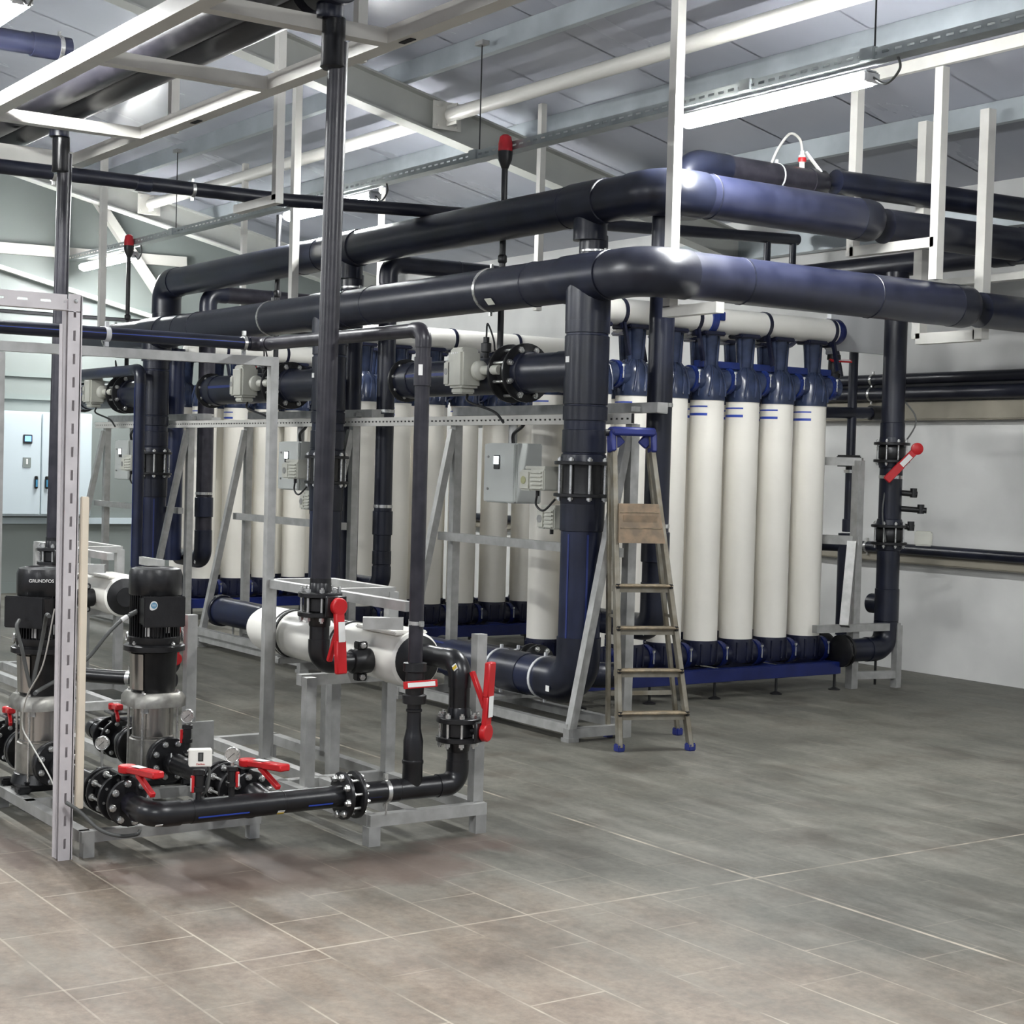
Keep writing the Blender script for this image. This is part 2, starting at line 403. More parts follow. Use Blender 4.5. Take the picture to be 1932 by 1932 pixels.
def handle_lever(parent, p, stem, along, L, label=True, m='red', tilt=0.0, wd=.022):
    """two-legged red hand lever: hub at p, grip running along 'along', trigger below it"""
    p = V(p); s = V(stem).normalized(); a = V(along).normalized(); b = s.cross(a)
    bm = NB()
    lathe(bm, [(wd*1.15, -.012), (wd*1.25, -.008), (wd*1.25, .012), (wd*1.1, .016)], p, s, 20)
    beam(bm, p, p+a*L*.55+s*.012, wd*1.5, .024, up=s, bev=.004)
    beam(bm, p+a*L*.5+s*.011, p+a*L+s*.02, wd*1.7, .028, up=s, bev=.005)
    beam(bm, p+a*L*.34-s*.004, p+a*L*.84-s*(.02+L*.17), wd*.75, .020, up=s, bev=.003)
    h = emit('handle', bm, m, parent)
    if label:
        emit('handle_label', beam(NB(), p+a*L*.22+s*.0235, p+a*L*.52+s*.0275, wd*1.1, .001, up=s), 'label', h)
    return h
def ball_valve(parent, p, axis, r, stem, along, hl=.07, m='pvc_black', hm='red'):
    p = V(p); d = V(axis).normalized(); s = V(stem).normalized()
    prof = [(r*.9, -r*2.6), (r*1.45, -r*2.5), (r*1.5, -r*1.5), (r*1.15, -r*1.35), (r*1.2, 0), (r*1.15, r*1.35), (r*1.5, r*1.5), (r*1.45, r*2.5), (r*.9, r*2.6)]
    emit('valve_body', lathe(NB(), prof, p, d, 24), m, parent)
    emit('valve_stem', cyl(NB(), p+s*r*.9, p+s*(r*1.45), r*.35, seg=12), m, parent)
    a = V(along).normalized(); q = p+s*(r*1.6)
    h = emit('handle', beam(NB(), q-a*hl*.35, q+a*hl*.75, r*.9, .012, up=s, bev=.002), hm, parent)
    emit('handle_label', beam(NB(), q-a*hl*.2+s*.0065, q+a*hl*.68+s*.0065, r*.55, .001, up=s), 'label', h)
def butterfly(name, label, p, axis, r, ro, gap, group=None, stem=None, kind='lever', along=(0, 0, -1), L=.22, nb=8, stem_len=.15, cat='valve', sr=.006, wd=.022):
    """wafer valve clamped between two flanges by long studs"""
    p = V(p); d = V(axis).normalized(); u, v, _ = basis(d)
    t = thing(name, label, cat, p - d*0, group)
    for s in (-1, 1):
        emit('flange', lathe(NB(), [(ro*.96, -.011), (ro, -.008), (ro, .008), (ro*.96, .011)], p+d*s*gap/2, d, 32), 'iron', t)
        emit('stub_end', lathe(NB(), [(r*1.12, .008), (r*1.08, .05), (r*1.02, .055)], p+d*s*gap/2, d*s, 26), 'hdpe', t)
    emit('valve_body', lathe(NB(), [(r*1.05, -gap/2+.011), (ro*.74, -gap*.32), (ro*.74, gap*.32), (r*1.05, gap/2-.011)], p, d, 28), 'iron', t)
    for k in range(nb):
        a = 2*pi*(k+.5)/nb; q = p + (u*cos(a)+v*sin(a))*ro*.83
        stud(t, q - d*(gap/2+.035), q + d*(gap/2+.035), sr)
    if stem is not None:
        s = V(stem).normalized()
        e = p + s*stem_len
        emit('stem_neck', cyl(NB(), p+s*ro*.6, e, .018, seg=14), 'iron', t)
        if kind == 'lever':
            emit('index_plate', beam(NB(), e-s*.03, e-s*.012, gap*1.25, gap*1.05, up=d, bev=.004), 'iron', t)
            handle_lever(t, e, s, along, L, wd=wd)
    return t

def actuator(parent_label, p, group, face=(0, -1, 0), size=(.20, .16, .26), cat='actuator', neck=None):
    """grey electric valve actuator: rounded main housing, side cover, lower foot, handwheel button"""
    p = V(p); t = thing('valve_actuator', parent_label, cat, p, group)
    sx, sy, sz = size
    emit('housing', box(NB(), p+V((sx*.08, 0, sz*.03)), (sx*.72, sy, sz*.80), bev=.016), 'grey', t)
    emit('cover', box(NB(), p+V((-sx*.30, -sy*.10, -sz*.06)), (sx*.34, sy*.8, sz*.52), bev=.010), 'grey', t)
    emit('top_cap', box(NB(), p+V((sx*.08, 0, sz*.43)), (sx*.56, sy*.8, sz*.10), bev=.008), 'grey', t)
    emit('foot', box(NB(), p+V((sx*.05, 0, -sz*.43)), (sx*.5, sy*.7, sz*.12), bev=.008), 'grey', t)
    bm = NB()
    for k in range(4): box(bm, p+V((-sx*.05+k*sx*.09, -sy*.5, sz*.36)), (sx*.03, .004, .012))
    emit('vent_slots', bm, 'label', t)
    lens = emit('indicator', cyl(NB(), p+V((-sx*.33, -sy*.50, -sz*.02)), p+V((-sx*.33, -sy*.52, -sz*.02)), .020, seg=18), 'galv_dull', t)
    return t
def flat_actuator(label, p, group, L=.28, win='galv_dull'):
    """box-shaped actuator lying flat beside an upright valve: ribbed motor end, plain gear end with round window"""
    p = V(p); t = thing('valve_actuator', label, 'actuator', p, group)
    emit('gear_case', box(NB(), p+V((-L*.30, 0, 0)), (L*.40, .13, .125), bev=.012), 'grey', t)
    bm = NB(); box(bm, p+V((L*.16, 0, .004)), (L*.55, .13, .13), bev=.008)
    for k in range(5): box(bm, p+V((L*.17, -.070, -.048+k*.024)), (L*.42, .014, .009), bev=.002)
    emit('motor_case', bm, 'grey', t)
    emit('lid', box(NB(), p+V((L*.05, 0, .076)), (L*.75, .11, .02), bev=.004), 'grey', t)
    emit('window', cyl(NB(), p+V((-L*.32, -.064, 0)), p+V((-L*.32, -.069, 0)), .024, seg=18), win, t)
    emit('cable_gland', cyl(NB(), p+V((-L*.1, 0, -.06)), p+V((-L*.1, 0, -.095)), .012, seg=12), 'blackcable', t)
    return t
def slotted(bm, p, along, across, L, W, th, pitch, slot, sw, start=0):
    """flat bar with real open slots along it, built from solid pieces"""
    p, a, c = V(p), V(along).normalized(), V(across).normalized(); n = a.cross(c)
    e = (W-sw)/2
    def pc(s0, s1, t0, t1):
        q0 = p + a*s0 + c*(t0+t1)/2; q1 = p + a*s1 + c*(t0+t1)/2
        beam(bm, q0, q1, abs(t1-t0), th, up=n)
    pc(0, L, -W/2, -sw/2); pc(0, L, sw/2, W/2)
    s = start; last = 0
    while s < L:
        if s > last: pc(last, s, -sw/2, sw/2)
        last = min(s+slot, L); s += pitch
    if last < L: pc(last, L, -sw/2, sw/2)
    return bm

# ================================================================== the building
ROOF0, RS = 6.18, .22
def zroof(y): return ROOF0 - RS*y
XL, YB = -18.5, 10.35
Y0, X1 = -5.0, 3.0
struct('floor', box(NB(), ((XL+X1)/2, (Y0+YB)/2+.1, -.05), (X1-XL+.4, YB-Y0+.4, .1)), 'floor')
struct('wall_back', box(NB(), ((XL+X1)/2, YB+.1, (zroof(YB))/2), (X1-XL+.4, .2, zroof(YB))), 'wallback')
bm = NB()
prof = [(Y0, 0), (YB, 0), (YB, zroof(YB)), (Y0, zroof(Y0))]
a = [bm.verts.new((XL, y, z)) for y, z in prof]; b_ = [bm.verts.new((XL-.2, y, z)) for y, z in prof]
bm.faces.new(a); bm.faces.new(b_[::-1])
for i in range(4): bm.faces.new((a[i], b_[i], b_[(i+1) % 4], a[(i+1) % 4]))
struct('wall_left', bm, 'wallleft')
# roof of profiled panels: shallow ribs run down the slope
bm = NB(); x = XL-.2; prof = []
while x < X1:
    prof += [(x, 0)]; x += .1
    if int(round((x-XL)*10)) % 10 == 0: prof += [(x, 0), (x+.004, .012), (x+.016, .012), (x+.02, 0)]
rows = []
for y in (Y0, YB+.2):
    rows.append([bm.verts.new((px, y, zroof(y)+dz)) for px, dz in prof])
top = [bm.verts.new((px, y, zroof(y)+.12)) for y in (Y0, YB+.2) for px in (XL-.2, X1)]
for i in range(len(prof)-1): bm.faces.new((rows[0][i], rows[0][i+1], rows[1][i+1], rows[1][i]))
bm.faces.new((top[0], top[1], top[3], top[2]))
roof_ = struct('ceiling', bm, 'roof')
for p_ in roof_.data.polygons: p_.use_smooth = False

def sloped(x0, x1, y0, y1, dz0, dz1):
    """box following the roof slope, dz measured down from the roof"""
    bm = NB(); c = []
    for y in (y0, y1):
        for x_, dz in ((x0, dz0), (x1, dz0), (x1, dz1), (x0, dz1)): c.append(bm.verts.new((x_, y, zroof(y)-dz)))
    for f in ((0, 1, 2, 3), (7, 6, 5, 4), (0, 4, 5, 1), (1, 5, 6, 2), (2, 6, 7, 3), (3, 7, 4, 0)): bm.faces.new([c[i] for i in f])
    return bm
def join(*bms):
    out = bms[0]
    for b in bms[1:]:
        me = bpy.data.meshes.new('t'); b.to_mesh(me); b.free(); out.from_mesh(me); bpy.data.meshes.remove(me)
    return out
tn = 0
def trim(bm, m):
    global tn
    tn += 1; return struct('trim_%d' % tn, bm, m)
for xr in (-17.45, -11.3, -5.15):      # I-section rafters
    trim(join(sloped(xr-.006, xr+.006, Y0, YB, .17, .43), sloped(xr-.08, xr+.08, Y0, YB, .16, .175), sloped(xr-.08, xr+.08, Y0, YB, .425, .44)), 'rafter')
# Z purlins along the building, lip and shaded web
yy = -3.4
while yy < YB:
    z = zroof(yy)
    bm = NB(); box(bm, ((XL+X1)/2, yy, z-.08), (X1-XL, .004, .15)); box(bm, ((XL+X1)/2, yy+.03, z-.155), (X1-XL, .06, .004)); box(bm, ((XL+X1)/2, yy+.06, z-.146), (X1-XL, .004, .018))
    trim(bm, 'purlin'); yy += 1.25
# round struts between the rafters with bolted end plates
for (xa, xb, ys) in ((-17.4, -11.35, 7.0), (-11.25, -5.2, 7.0), (-17.4, -11.35, 3.2), (-11.25, -5.2, 3.2)):
    z = 5.80-RS*ys+.10
    bm = cyl(NB(), (xa+.1, ys, z), (xb-.1, ys, z), .055, seg=20)
    for xp, s in ((xa+.02, 1), (xb-.02, -1)):
        box(bm, (xp+s*.03, ys, z), (.012, .26, .22)); box(bm, (xp+s*.1, ys, z), (.16, .012, .16))
        for dy in (-.09, .09):
            for dz in (-.075, .075): cyl(bm, (xp+s*.03, ys+dy, z+dz), (xp+s*.06, ys+dy, z+dz), .014, seg=8)
    trim(bm, 'strut')
# gable bracing and panel seams on the left wall
for (y0, z0, y1, z1, wd) in ((3.0, 4.28, 9.2, 2.78+.04, .05), (3.6, 3.82, 7.9, 3.90, .12)):
    trim(beam(NB(), (XL+.10, y0, z0), (XL+.10, y1, z1), .06, wd), 'strut')
trim(beam(NB(), (XL+.12, 6.7, 4.62), (XL+.12, 7.9, 3.05), .10, .10), 'strut')
trim(box(NB(), (XL+.012, 3.0, 3.17), (.02, 15, .03)), 'dark')
trim(box(NB(), (XL+.02, 3.0, 3.26), (.03, 15, .14)), 'trim')
trim(box(NB(), (XL+.02, 3.0, 2.47), (.03, 15, .05)), 'trim')
trim(box(NB(), (XL+.02, 3.0, 2.22), (.03, 15, .06)), 'trim')
trim(box(NB(), (XL+.03, 5.4, .82), (.05, 4, .07)), 'cabinet')
trim(box(NB(), (XL+.02, 3.0, .06), (.03, 15, .12)), 'trim')
# beige ledges on the back wall
trim(box(NB(), (-8, YB-.05, 2.125), (16, .10, .15), bev=.01), 'ledge')
trim(box(NB(), (-8, YB-.05, .92), (16, .10, .07), bev=.01), 'ledge')
trim(box(NB(), (-8, YB-.06, zroof(YB)-.28), (20, .12, .2)), 'purlin')

# ================================================================== ceiling lamps and trays
LAMP_Y, LAMP_Z = 6.5, 3.68
def make_lamp(x, y, z):
    t = thing('ceiling_lamp', 'x', 'lamp', (x, y, z))
    emit('housing', box(NB(), (x, y, z+.045), (1.52, .10, .03), bev=.01), 'lampbody', t)
    bm = NB(); n = 12; pr_ = [(.062*cos(pi*k/n), -.055*sin(pi*k/n)) for k in range(n+1)]
    for sx in (-.73, .73):
        pass
    A = [bm.verts.new((x-.73, y+a, z+.03+b)) for a, b in pr_]; B = [bm.verts.new((x+.73, y+a, z+.03+b)) for a, b in pr_]
    for i in range(n): bm.faces.new((A[i], A[i+1], B[i+1], B[i]))
    bm.faces.new(A[::-1]); bm.faces.new(B); bm.faces.new((A[0], B[0], B[n], A[n]))
    emit('diffuser', bm, 'tube', t)
    for s in (-1, 1): emit('end_cap', box(NB(), (x+s*.75, y, z+.02), (.04, .11, .06), bev=.01), 'lampbody', t)
    bm = NB(); sweep(bm, smooth_pts([(x+.76, y, z+.02), (x+.86, y, z-.03), (x+.95, y, z+.03), (x+.93, y, z+.11)]), .007, 8)
    emit('cord', bm, 'cable', t)
    return t
lamp = make_lamp(-6.93, LAMP_Y, LAMP_Z)
lamp['label'] = 'long lit fluorescent ceiling lamp hanging at upper right, largest of the lamps in view'; lamp['group'] = 'lit ceiling lamps in the front tray row'
dup(lamp, (-5.27, 0, 0), 'lit fluorescent ceiling lamp partly hidden behind the tall front black riser pipe')
dup(lamp, (-10.30, 0, -.02), 'farthest lit fluorescent ceiling lamp, beside the left black riser near the red beacon')
# rest of the lamp rows; the unseen row behind the camera is added fill light
for i, (dx, dy) in enumerate(((-1.49, -4.05), (-7.0, -4.05), (4.0, -4.05), (5.27, 0), (-.6, -9.2), (4.6, -9.2), (-6.2, -9.2))):
    dup(lamp, (dx, dy, .0), ['fluorescent ceiling lamp of the next row, just beyond the upper left corner', 'fluorescent ceiling lamp of the next row, over the far left pumps', 'fluorescent ceiling lamp of the next row, to the right of the frame', 'fluorescent ceiling lamp at the right end of the front tray row', 'unseen fluorescent lamp added behind the camera for fill light, middle', 'unseen fluorescent lamp added behind the camera for fill light, right', 'unseen fluorescent lamp added behind the camera for fill light, left'][i])

t = thing('cable_tray', 'perforated metal cable tray running under the roof above the lit lamps', 'cable tray', (-10, LAMP_Y, LAMP_Z+.10))
bm = NB()
slotted(bm, (-18.3, LAMP_Y-.05, LAMP_Z+.125), (1, 0, 0), (0, 0, 1), 20, .06, .003, .085, .05, .016)
emit('side_wall', bm, 'tray', t)
bm = NB(); slotted(bm, (-18.3, LAMP_Y+.05, LAMP_Z+.125), (1, 0, 0), (0, 0, 1), 20, .06, .003, .085, .05, .016)
emit('side_wall', bm, 'tray', t)
emit('bottom', box(NB(), (-8.3, LAMP_Y, LAMP_Z+.096), (20, .10, .003)), 'tray', t)
for x in (-17.2, -15.4, -12.0, -9.95, -7.1, -6.16, -2.6):
    emit('hanger_clip', box(NB(), (x, LAMP_Y, LAMP_Z+.13), (.10, .13, .07), bev=.004), 'tray', t)
for x in (-15.4, -9.95, -6.16):
    zt = zroof(LAMP_Y)-.14
    emit('hanger_rod', cyl(NB(), (x, LAMP_Y, LAMP_Z+.15), (x, LAMP_Y, zt), .005, seg=8), 'iron', t)
    emit('rod_bracket', box(NB(), (x, LAMP_Y, zt), (.10, .06, .03)), 'galv_dull', t)
bm = NB(); cyl(bm, (-18.3, LAMP_Y+.02, LAMP_Z+.112), (1.7, LAMP_Y+.02, LAMP_Z+.112), .012, seg=10)
emit('cable', bm, 'blackcable', t)

# ================================================================== left wall cabinet
t = thing('electrical_cabinet', 'white two-door electrical cabinet on the far left wall', 'cabinet', (XL+.18, 6.13, .88))
emit('body', box(NB(), (XL+.15, 6.13, 1.465), (.28, 1.18, 1.17), bev=.008), 'cabinet', t)
for s in (-1, 1):
    y = 6.13+s*.293
    d = emit('door', box(NB(), (XL+.305, y, 1.465), (.025, .575, 1.13), bev=.006), 'cabinet', t)
    emit('handle', box(NB(), (XL+.335, 6.13+s*.06, 1.26), (.03, .035, .14), bev=.006), 'pvc_black', d)
    emit('handle_insert', box(NB(), (XL+.352, 6.13+s*.06, 1.25), (.006, .02, .08)), 'logo', d)
dd = [c for c in t.children if c.name.startswith('door')][0]
emit('display_frame', box(NB(), (XL+.325, 5.97, 1.74), (.015, .10, .10), bev=.004), 'ink', t)
emit('display', box(NB(), (XL+.335, 5.97, 1.745), (.006, .07, .06)), 'screenblue', t)
bm = NB(); box(bm, (XL+.322, 5.965, 1.48), (.006, .09, .11)); emit('sign_plate', bm, 'trim', t)
emit('sign_arrow', box(NB(), (XL+.327, 5.965, 1.49), (.003, .02, .06)), 'label', t)

# ================================================================== membrane racks
RX, RDX = -8.8, -3.15
MY0, MDY, MN = 6.715, .3358, 7
def make_module():
    t = thing('membrane_module', 'x', 'filter module', (0, 0, 0))
    emit('tube', cyl(NB(), (0, 0, .38), (0, 0, 2.11), .120, seg=36), 'module', t)
    # ribbed dome cap
    bm = NB(); lathe(bm, [(.124, 2.09), (.126, 2.13), (.120, 2.17), (.112, 2.24), (.092, 2.30), (.05, 2.34), (.03, 2.345)], (0, 0, 0), seg=36)
    for k in range(10):
        a = 2*pi*k/10
        sweep(bm, [V((.127*cos(a), .127*sin(a), 2.12)), V((.124*cos(a+.10), .124*sin(a+.10), 2.20)), V((.104*cos(a+.2), .104*sin(a+.2), 2.28)), V((.06*cos(a+.3), .06*sin(a+.3), 2.335))], .009, 8)
    emit('top_cap', bm, 'cap', t)
    bm = NB(); lathe(bm, [(.03, .22), (.11, .23), (.124, .27), (.126, .37), (.123, .40)], (0, 0, 0), seg=32)
    for k in range(10):
        a = 2*pi*k/10; beam(bm, (.124*cos(a), .124*sin(a), .25), (.127*cos(a), .127*sin(a), .38), .012, .012)
    emit('bottom_cap', bm, 'capdark', t)
    for z, mm in ((2.235, 'blue'), (.29, 'capdark')):
        bm = NB(); lathe(bm, [(.060, .085), (.085, .09), (.085, .245), (.060, .25)], (0, 0, z), (0, 1, 0), 24)
        e = emit('connector', bm, 'cap' if z > 1 else 'capdark', t)
        bm = NB(); lathe(bm, [(.087, .148), (.096, .15), (.096, .186), (.087, .188)], (0, 0, z), (0, 1, 0), 24)
        box(bm, (.094, .168, z+.02), (.02, .03, .05), bev=.003)
        emit('band_clamp', bm, 'blue' if z > 1 else 'bluesteel', e)
        bm = NB(); cyl(bm, (.102, .168, z-.03), (.102, .168, z+.055), .006, seg=8); cyl(bm, (.102, .168, z+.05), (.102, .168, z+.062), .011, seg=6)
        emit('clamp_screw', bm, 'zinc', e)
    # printed blue double stripe, on the tube's skin
    for z, h in ((2.045, .005), (1.990, .009)):
        bm = NB(); A = []
        for k in range(17):
            a = RAD(-128 + 88*k/16)
            A.append((bm.verts.new((.1206*cos(a), .1206*sin(a), z-h)), bm.verts.new((.1206*cos(a), .1206*sin(a), z+h))))
        for p, q in zip(A, A[1:]): bm.faces.new((p[0], q[0], q[1], p[1]))
        emit('printed_stripe', bm, 'blueline', t)
    emit('riser', cyl(NB(), (0, 0, 2.33), (0, 0, 2.55), .050, .066, seg=16), 'cap', t)
    bm = NB()
    for s in (-1, 1): cyl(bm, (.02, s*.052, 2.32), (.02, s*.066, 2.55), .016, seg=10)
    emit('riser_rib', bm, 'cap', t)
    emit('saddle', box(NB(), (0, 0, 2.560), (.15, .19, .03), bev=.008), 'capdark', t)
    return t
ordinal = ['nearest', 'second', 'third', 'fourth', 'fifth', 'sixth', 'farthest']
rackname = ['front right rack', 'middle rack', 'far left rack']
proto = make_module()
first = True
for k in range(3):
    for side, dx in (('right', 0), ('left', -.5)):
        for j in range(MN):
            lab = 'ivory membrane tube, %s from the aisle in the %s row of the %s' % (ordinal[j], side, rackname[k])
            pos = V((RX+k*RDX+dx, MY0+j*MDY, 0))
            if first: proto.location = pos; proto['label'] = lab; proto['group'] = 'ivory tubes of the %s' % rackname[k]; first = False
            else: dup(proto, pos-proto.location, lab, 'ivory tubes of the %s' % rackname[k])
# the nearest tube of the hidden row has no collector pipe over it
bare = [o for o in sc.objects if o.get('label', '') == 'ivory membrane tube, nearest from the aisle in the left row of the front right rack'][0]
for c_ in [c_ for c_ in bare.children if c_.name.startswith(('riser', 'saddle'))]: bpy.data.objects.remove(c_)
for k in range(3):
    for side, dx in (('right', 0), ('left', -.5)):
        x = RX+k*RDX+dx; ya, yb = MY0+.06, MY0+MDY*6+.22
        if side == 'left' and k == 0: ya += .55
        t = thing('header_pipe', 'white horizontal collector pipe over the %s row of the %s' % (side, rackname[k]), 'pipe', (x, ya, 2.56))
        emit('pipe', cyl(NB(), (x, ya, 2.655), (x, yb, 2.655), .090, seg=32), 'white', t)
        for e, s in ((ya, -1), (yb, 1)):
            bm = NB(); lathe(bm, [(.094, -.02), (.096, .03), (.078, .06), (.03, .07)], (x, e, 2.655), (0, s, 0), 28)
            emit('end_cap', bm, 'white' if s < 0 else 'bluesteel', t)
            bolt(t, (x, e+s*.07, 2.655), (0, s, 0), .014, .02)
        for q in range(4):
            yq = ya+.14+q*.66
            bm = NB(); lathe(bm, [(.091, -.014), (.097, -.014), (.097, .014), (.091, .014)], (x, yq, 2.655), (0, 1, 0), 28)
            box(bm, (x, yq, 2.56), (.10, .05, .05), bev=.006); beam(bm, (x+.05, yq, 2.58), (x+.09, yq+.02, 2.36), .03, .02)
            emit('strap', bm, 'capdark', t)
        if k or side == 'left': continue
        bm = NB(); lathe(bm, [(.093, -.03), (.100, -.027), (.100, .027), (.093, .03)], (x, ya+.93, 2.655), (0, 1, 0), 28); box(bm, (x+.09, ya+.98, 2.68), (.03, .05, .06), bev=.004)
        emit('band_clamp', bm, 'blue', t)
    x = RX+k*RDX-.25; ya, yb = MY0-.2, MY0+MDY*6+.2
    t = thing('rack_base', 'dark blue steel base frame on levelling feet under the %s' % rackname[k], 'frame', (x, (ya+yb)/2, 0))
    for dx in (-.42, .42):
        emit('side_rail', box(NB(), (x+dx, (ya+yb)/2, .165), (.07, yb-ya, .09), bev=.004), 'bluesteel', t)
    for q in range(5):
        yq = ya+.03+q*(yb-ya-.06)/4
        emit('cross_rail', box(NB(), (x, yq, .165), (.8, .06, .085)), 'bluesteel', t)
        for dx in (-.42, .42):
            bm = NB(); lathe(bm, [(.045, 0), (.045, .008), (.02, .018), (.010, .022), (.010, .13)], (x+dx, yq, 0), seg=14)
            emit('levelling_foot', bm, 'pvc_black', t)
    for dx in (.25, -.25):
        emit('manifold', cyl(NB(), (x+dx, ya, .29), (x+dx, yb, .29), .062, seg=20), 'capdark', t)
        flange(t, (x+dx, yb+.03, .29), (0, 1, 0), .12, nb=8)
    emit('upper_beam', box(NB(), (x+.25, MY0+MDY*4.6, 2.345), (.06, 1.3, .05), bev=.004), 'blue', t)

# ================================================================== support frame of square tube
PX = [(-7.63, -9.56), (-11.0, -12.85), (-14.07, -16.15)]
YP, YF = 6.12, 5.72
for k, (xa, xb) in enumerate(PX):
    t = thing('pipe_stand', 'galvanised square-tube stand with slanted braces in front of the %s' % rackname[k], 'frame', ((xa+xb)/2, YP, 0))
    for x in (xa, xb):
        emit('post', box(NB(), (x, YP, .93), (.06, .06, 1.86)), 'galv', t)
        emit('brace', beam(NB(), (x, YP-.03, 1.83), (x, YF, .06), .05, .05), 'galv', t)
        emit('side_foot_rail', box(NB(), (x, (YP+YF)/2, .05), (.055, YP-YF+.06, .055)), 'galv_dull', t)
        emit('foot', box(NB(), (x, YF, .012), (.075, .075, .024)), 'galv_dull', t)
    emit('middle_rail', box(NB(), ((xa+xb)/2, YP-.09, 1.10), (abs(xa-xb)+.06, .05, .055)), 'galv', t)
    emit('top_rail', box(NB(), ((xa+xb)/2, YP+.10, 1.96), (abs(xa-xb)+.3, .08, .06)), 'galv', t)
    emit('bottom_rail', box(NB(), ((xa+xb)/2, YF, .075), (abs(xa-xb), .05, .055)), 'galv', t)
    if k < 2: emit('bottom_rail', box(NB(), ((xa+xb)/2, YP, .075), (abs(xa-xb), .05, .055)), 'galv_dull', t)
    if k == 0: emit('cross_plate', box(NB(), (xa-1.0, YP-.2, .13), (.2, .4, .02)), 'galv', t)
    # short rail from the post to the clamp of the drain riser
    emit('clamp_arm', beam(NB(), (xa, YP, 1.95), (xa-.10, YP+.33, 1.95), .03, .03), 'galv', t)
t = thing('cable_duct', 'long pale perforated cable duct running level along the three stands', 'cable duct', (-11.7, YP-.055, 1.90))
bm = NB(); slotted(bm, (-16.36, YP-.055, 1.890), (1, 0, 0), (0, 0, 1), 8.78, .062, .003, .052, .024, .011)
emit('front_wall', bm, 'paint', t)
emit('bottom', box(NB(), (-11.97, YP-.03, 1.861), (8.78, .05, .003)), 'paint', t)
emit('back_wall', box(NB(), (-11.97, YP-.032, 1.890), (8.78, .003, .062)), 'cable', t)  # dark colour stands in for the shade behind the slots
bm = NB(); cyl(bm, (-16.3, YP-.045, 1.88), (-7.6, YP-.045, 1.88), .007, seg=8); emit('cable', bm, 'blackcable', t)
one('frame_rail', box(NB(), (-11.8, YF-.02, .135), (4.7, .05, .055)), 'galv', 'long low galvanised rail in front of the three stands near the floor', 'rail')

# ================================================================== big headers and drops
VXs = [-7.81, -11.02, -14.37]
YH, ZH, RH = 5.90, 2.72, .137
YU, ZU, RU = 6.30, 3.26, .134
t = thing('lower_header', 'thick black plastic header pipe, lower of the two, turning to the back at right', 'pipe', (-11, YH, ZH-RH))
run(t, [(-16.6, YH, ZH), (-7.28, YH, ZH), (-7.28, 8.58, ZH)], RH, 'hdpe_old', 'hdpe_old', bend=1.25, fitr=1.05, seg=36)
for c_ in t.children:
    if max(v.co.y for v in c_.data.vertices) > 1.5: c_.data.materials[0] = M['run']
lathe_cap = emit('end_cap', lathe(NB(), [(RH*1.02, -.12), (RH*1.03, 0), (RH*.97, .045), (RH*.8, .075), (RH*.4, .09), (0, .095)], (-7.28, 8.58, ZH), (0, 1, 0), 36), 'hdpe_old', t)
emit('end_cap', lathe(NB(), [(RH*1.02, -.1), (RH*1.03, 0), (RH*.8, .06), (0, .08)], (-16.6, YH, ZH), (-1, 0, 0), 30), 'hdpe', t)
for x in VXs: tee(t, (x, YH, ZH), (1, 0, 0), (0, 0, -1), RH, .125)
for x in (-10.35, -10.7, -13.4, -13.75, -8.35): seam(t, (x, YH, ZH), (1, 0, 0), RH)
for x in (-12.0, -15.4, -8.85): clamp(t, (x, YH, ZH), (1, 0, 0), RH)
for y in (6.62, 7.7): seam(t, (-7.28, y, ZH), (0, 1, 0), RH)
bolt(t, (-7.28, 8.675, ZH), (0, 1, 0), .016, .03)
emit('sticker', box(NB(), (-8.70, YH-RH*.80, ZH-.092), (.075, .002, .05), tilt=Matrix.Rotation(RAD(42), 4, 'X')), 'grey', t)

t = thing('upper_header', 'thick black plastic header pipe, upper of the two, above the lower header', 'pipe', (-11, YU, ZU-RU))
run(t, [(-15.12, YU, 2.80), (-15.12, YU, ZU), (-7.62, YU, ZU), (-7.62, 8.02, ZU)], RU, 'hdpe', 'hdpe', bend=1.25, fitr=1.05, seg=36)
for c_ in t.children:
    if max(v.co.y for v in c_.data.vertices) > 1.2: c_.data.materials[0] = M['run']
emit('end_cap', lathe(NB(), [(RU*1.02, -.12), (RU*1.03, 0), (RU*.97, .045), (RU*.75, .075), (0, .09)], (-7.62, 8.02, ZU), (0, 1, 0), 36), 'hdpe_old', t)
bolt(t, (-7.62, 8.11, ZU), (0, 1, 0), .014, .03)
for x in (-8.34, -11.47): tee(t, (x, YU, ZU), (1, 0, 0), (0, 0, -1), RU, .10)
for x in (-8.34, -11.47):
    emit('drop_pipe', cyl(NB(), (x, YU+.03, .62), (x, YU+.03, ZU-.2), .092, seg=26), 'hdpe', t)
    for z in (2.93, 2.96): clamp(t, (x+.02, YU+.03, z), (0, 0, 1), .092, wd=.006)
emit('drop_pipe', cyl(NB(), (-15.12, YU, 2.45), (-15.12, YU, 2.85), .118, seg=26), 'hdpe', t)
for x in (-11.9, -12.25, -8.55, -7.85): seam(t, (x, YU, ZU), (1, 0, 0), RU)
seam(t, (-15.12, YU, 2.98), (0, 0, 1), RU); seam(t, (-15.12, YU, 3.07), (0, 0, 1), RU)
emit('drop_pipe', cyl(NB(), (-14.84, YU, .6), (-14.84, YU, 2.62), .080, seg=24), 'hdpe_blue', t)
emit('drop_offset', cyl(NB(), (-15.12, YU, 2.55), (-14.84, YU, 2.55), .080, seg=24), 'hdpe', t)
seam(t, (-7.62, 6.65, ZU), (0, 1, 0), RU)

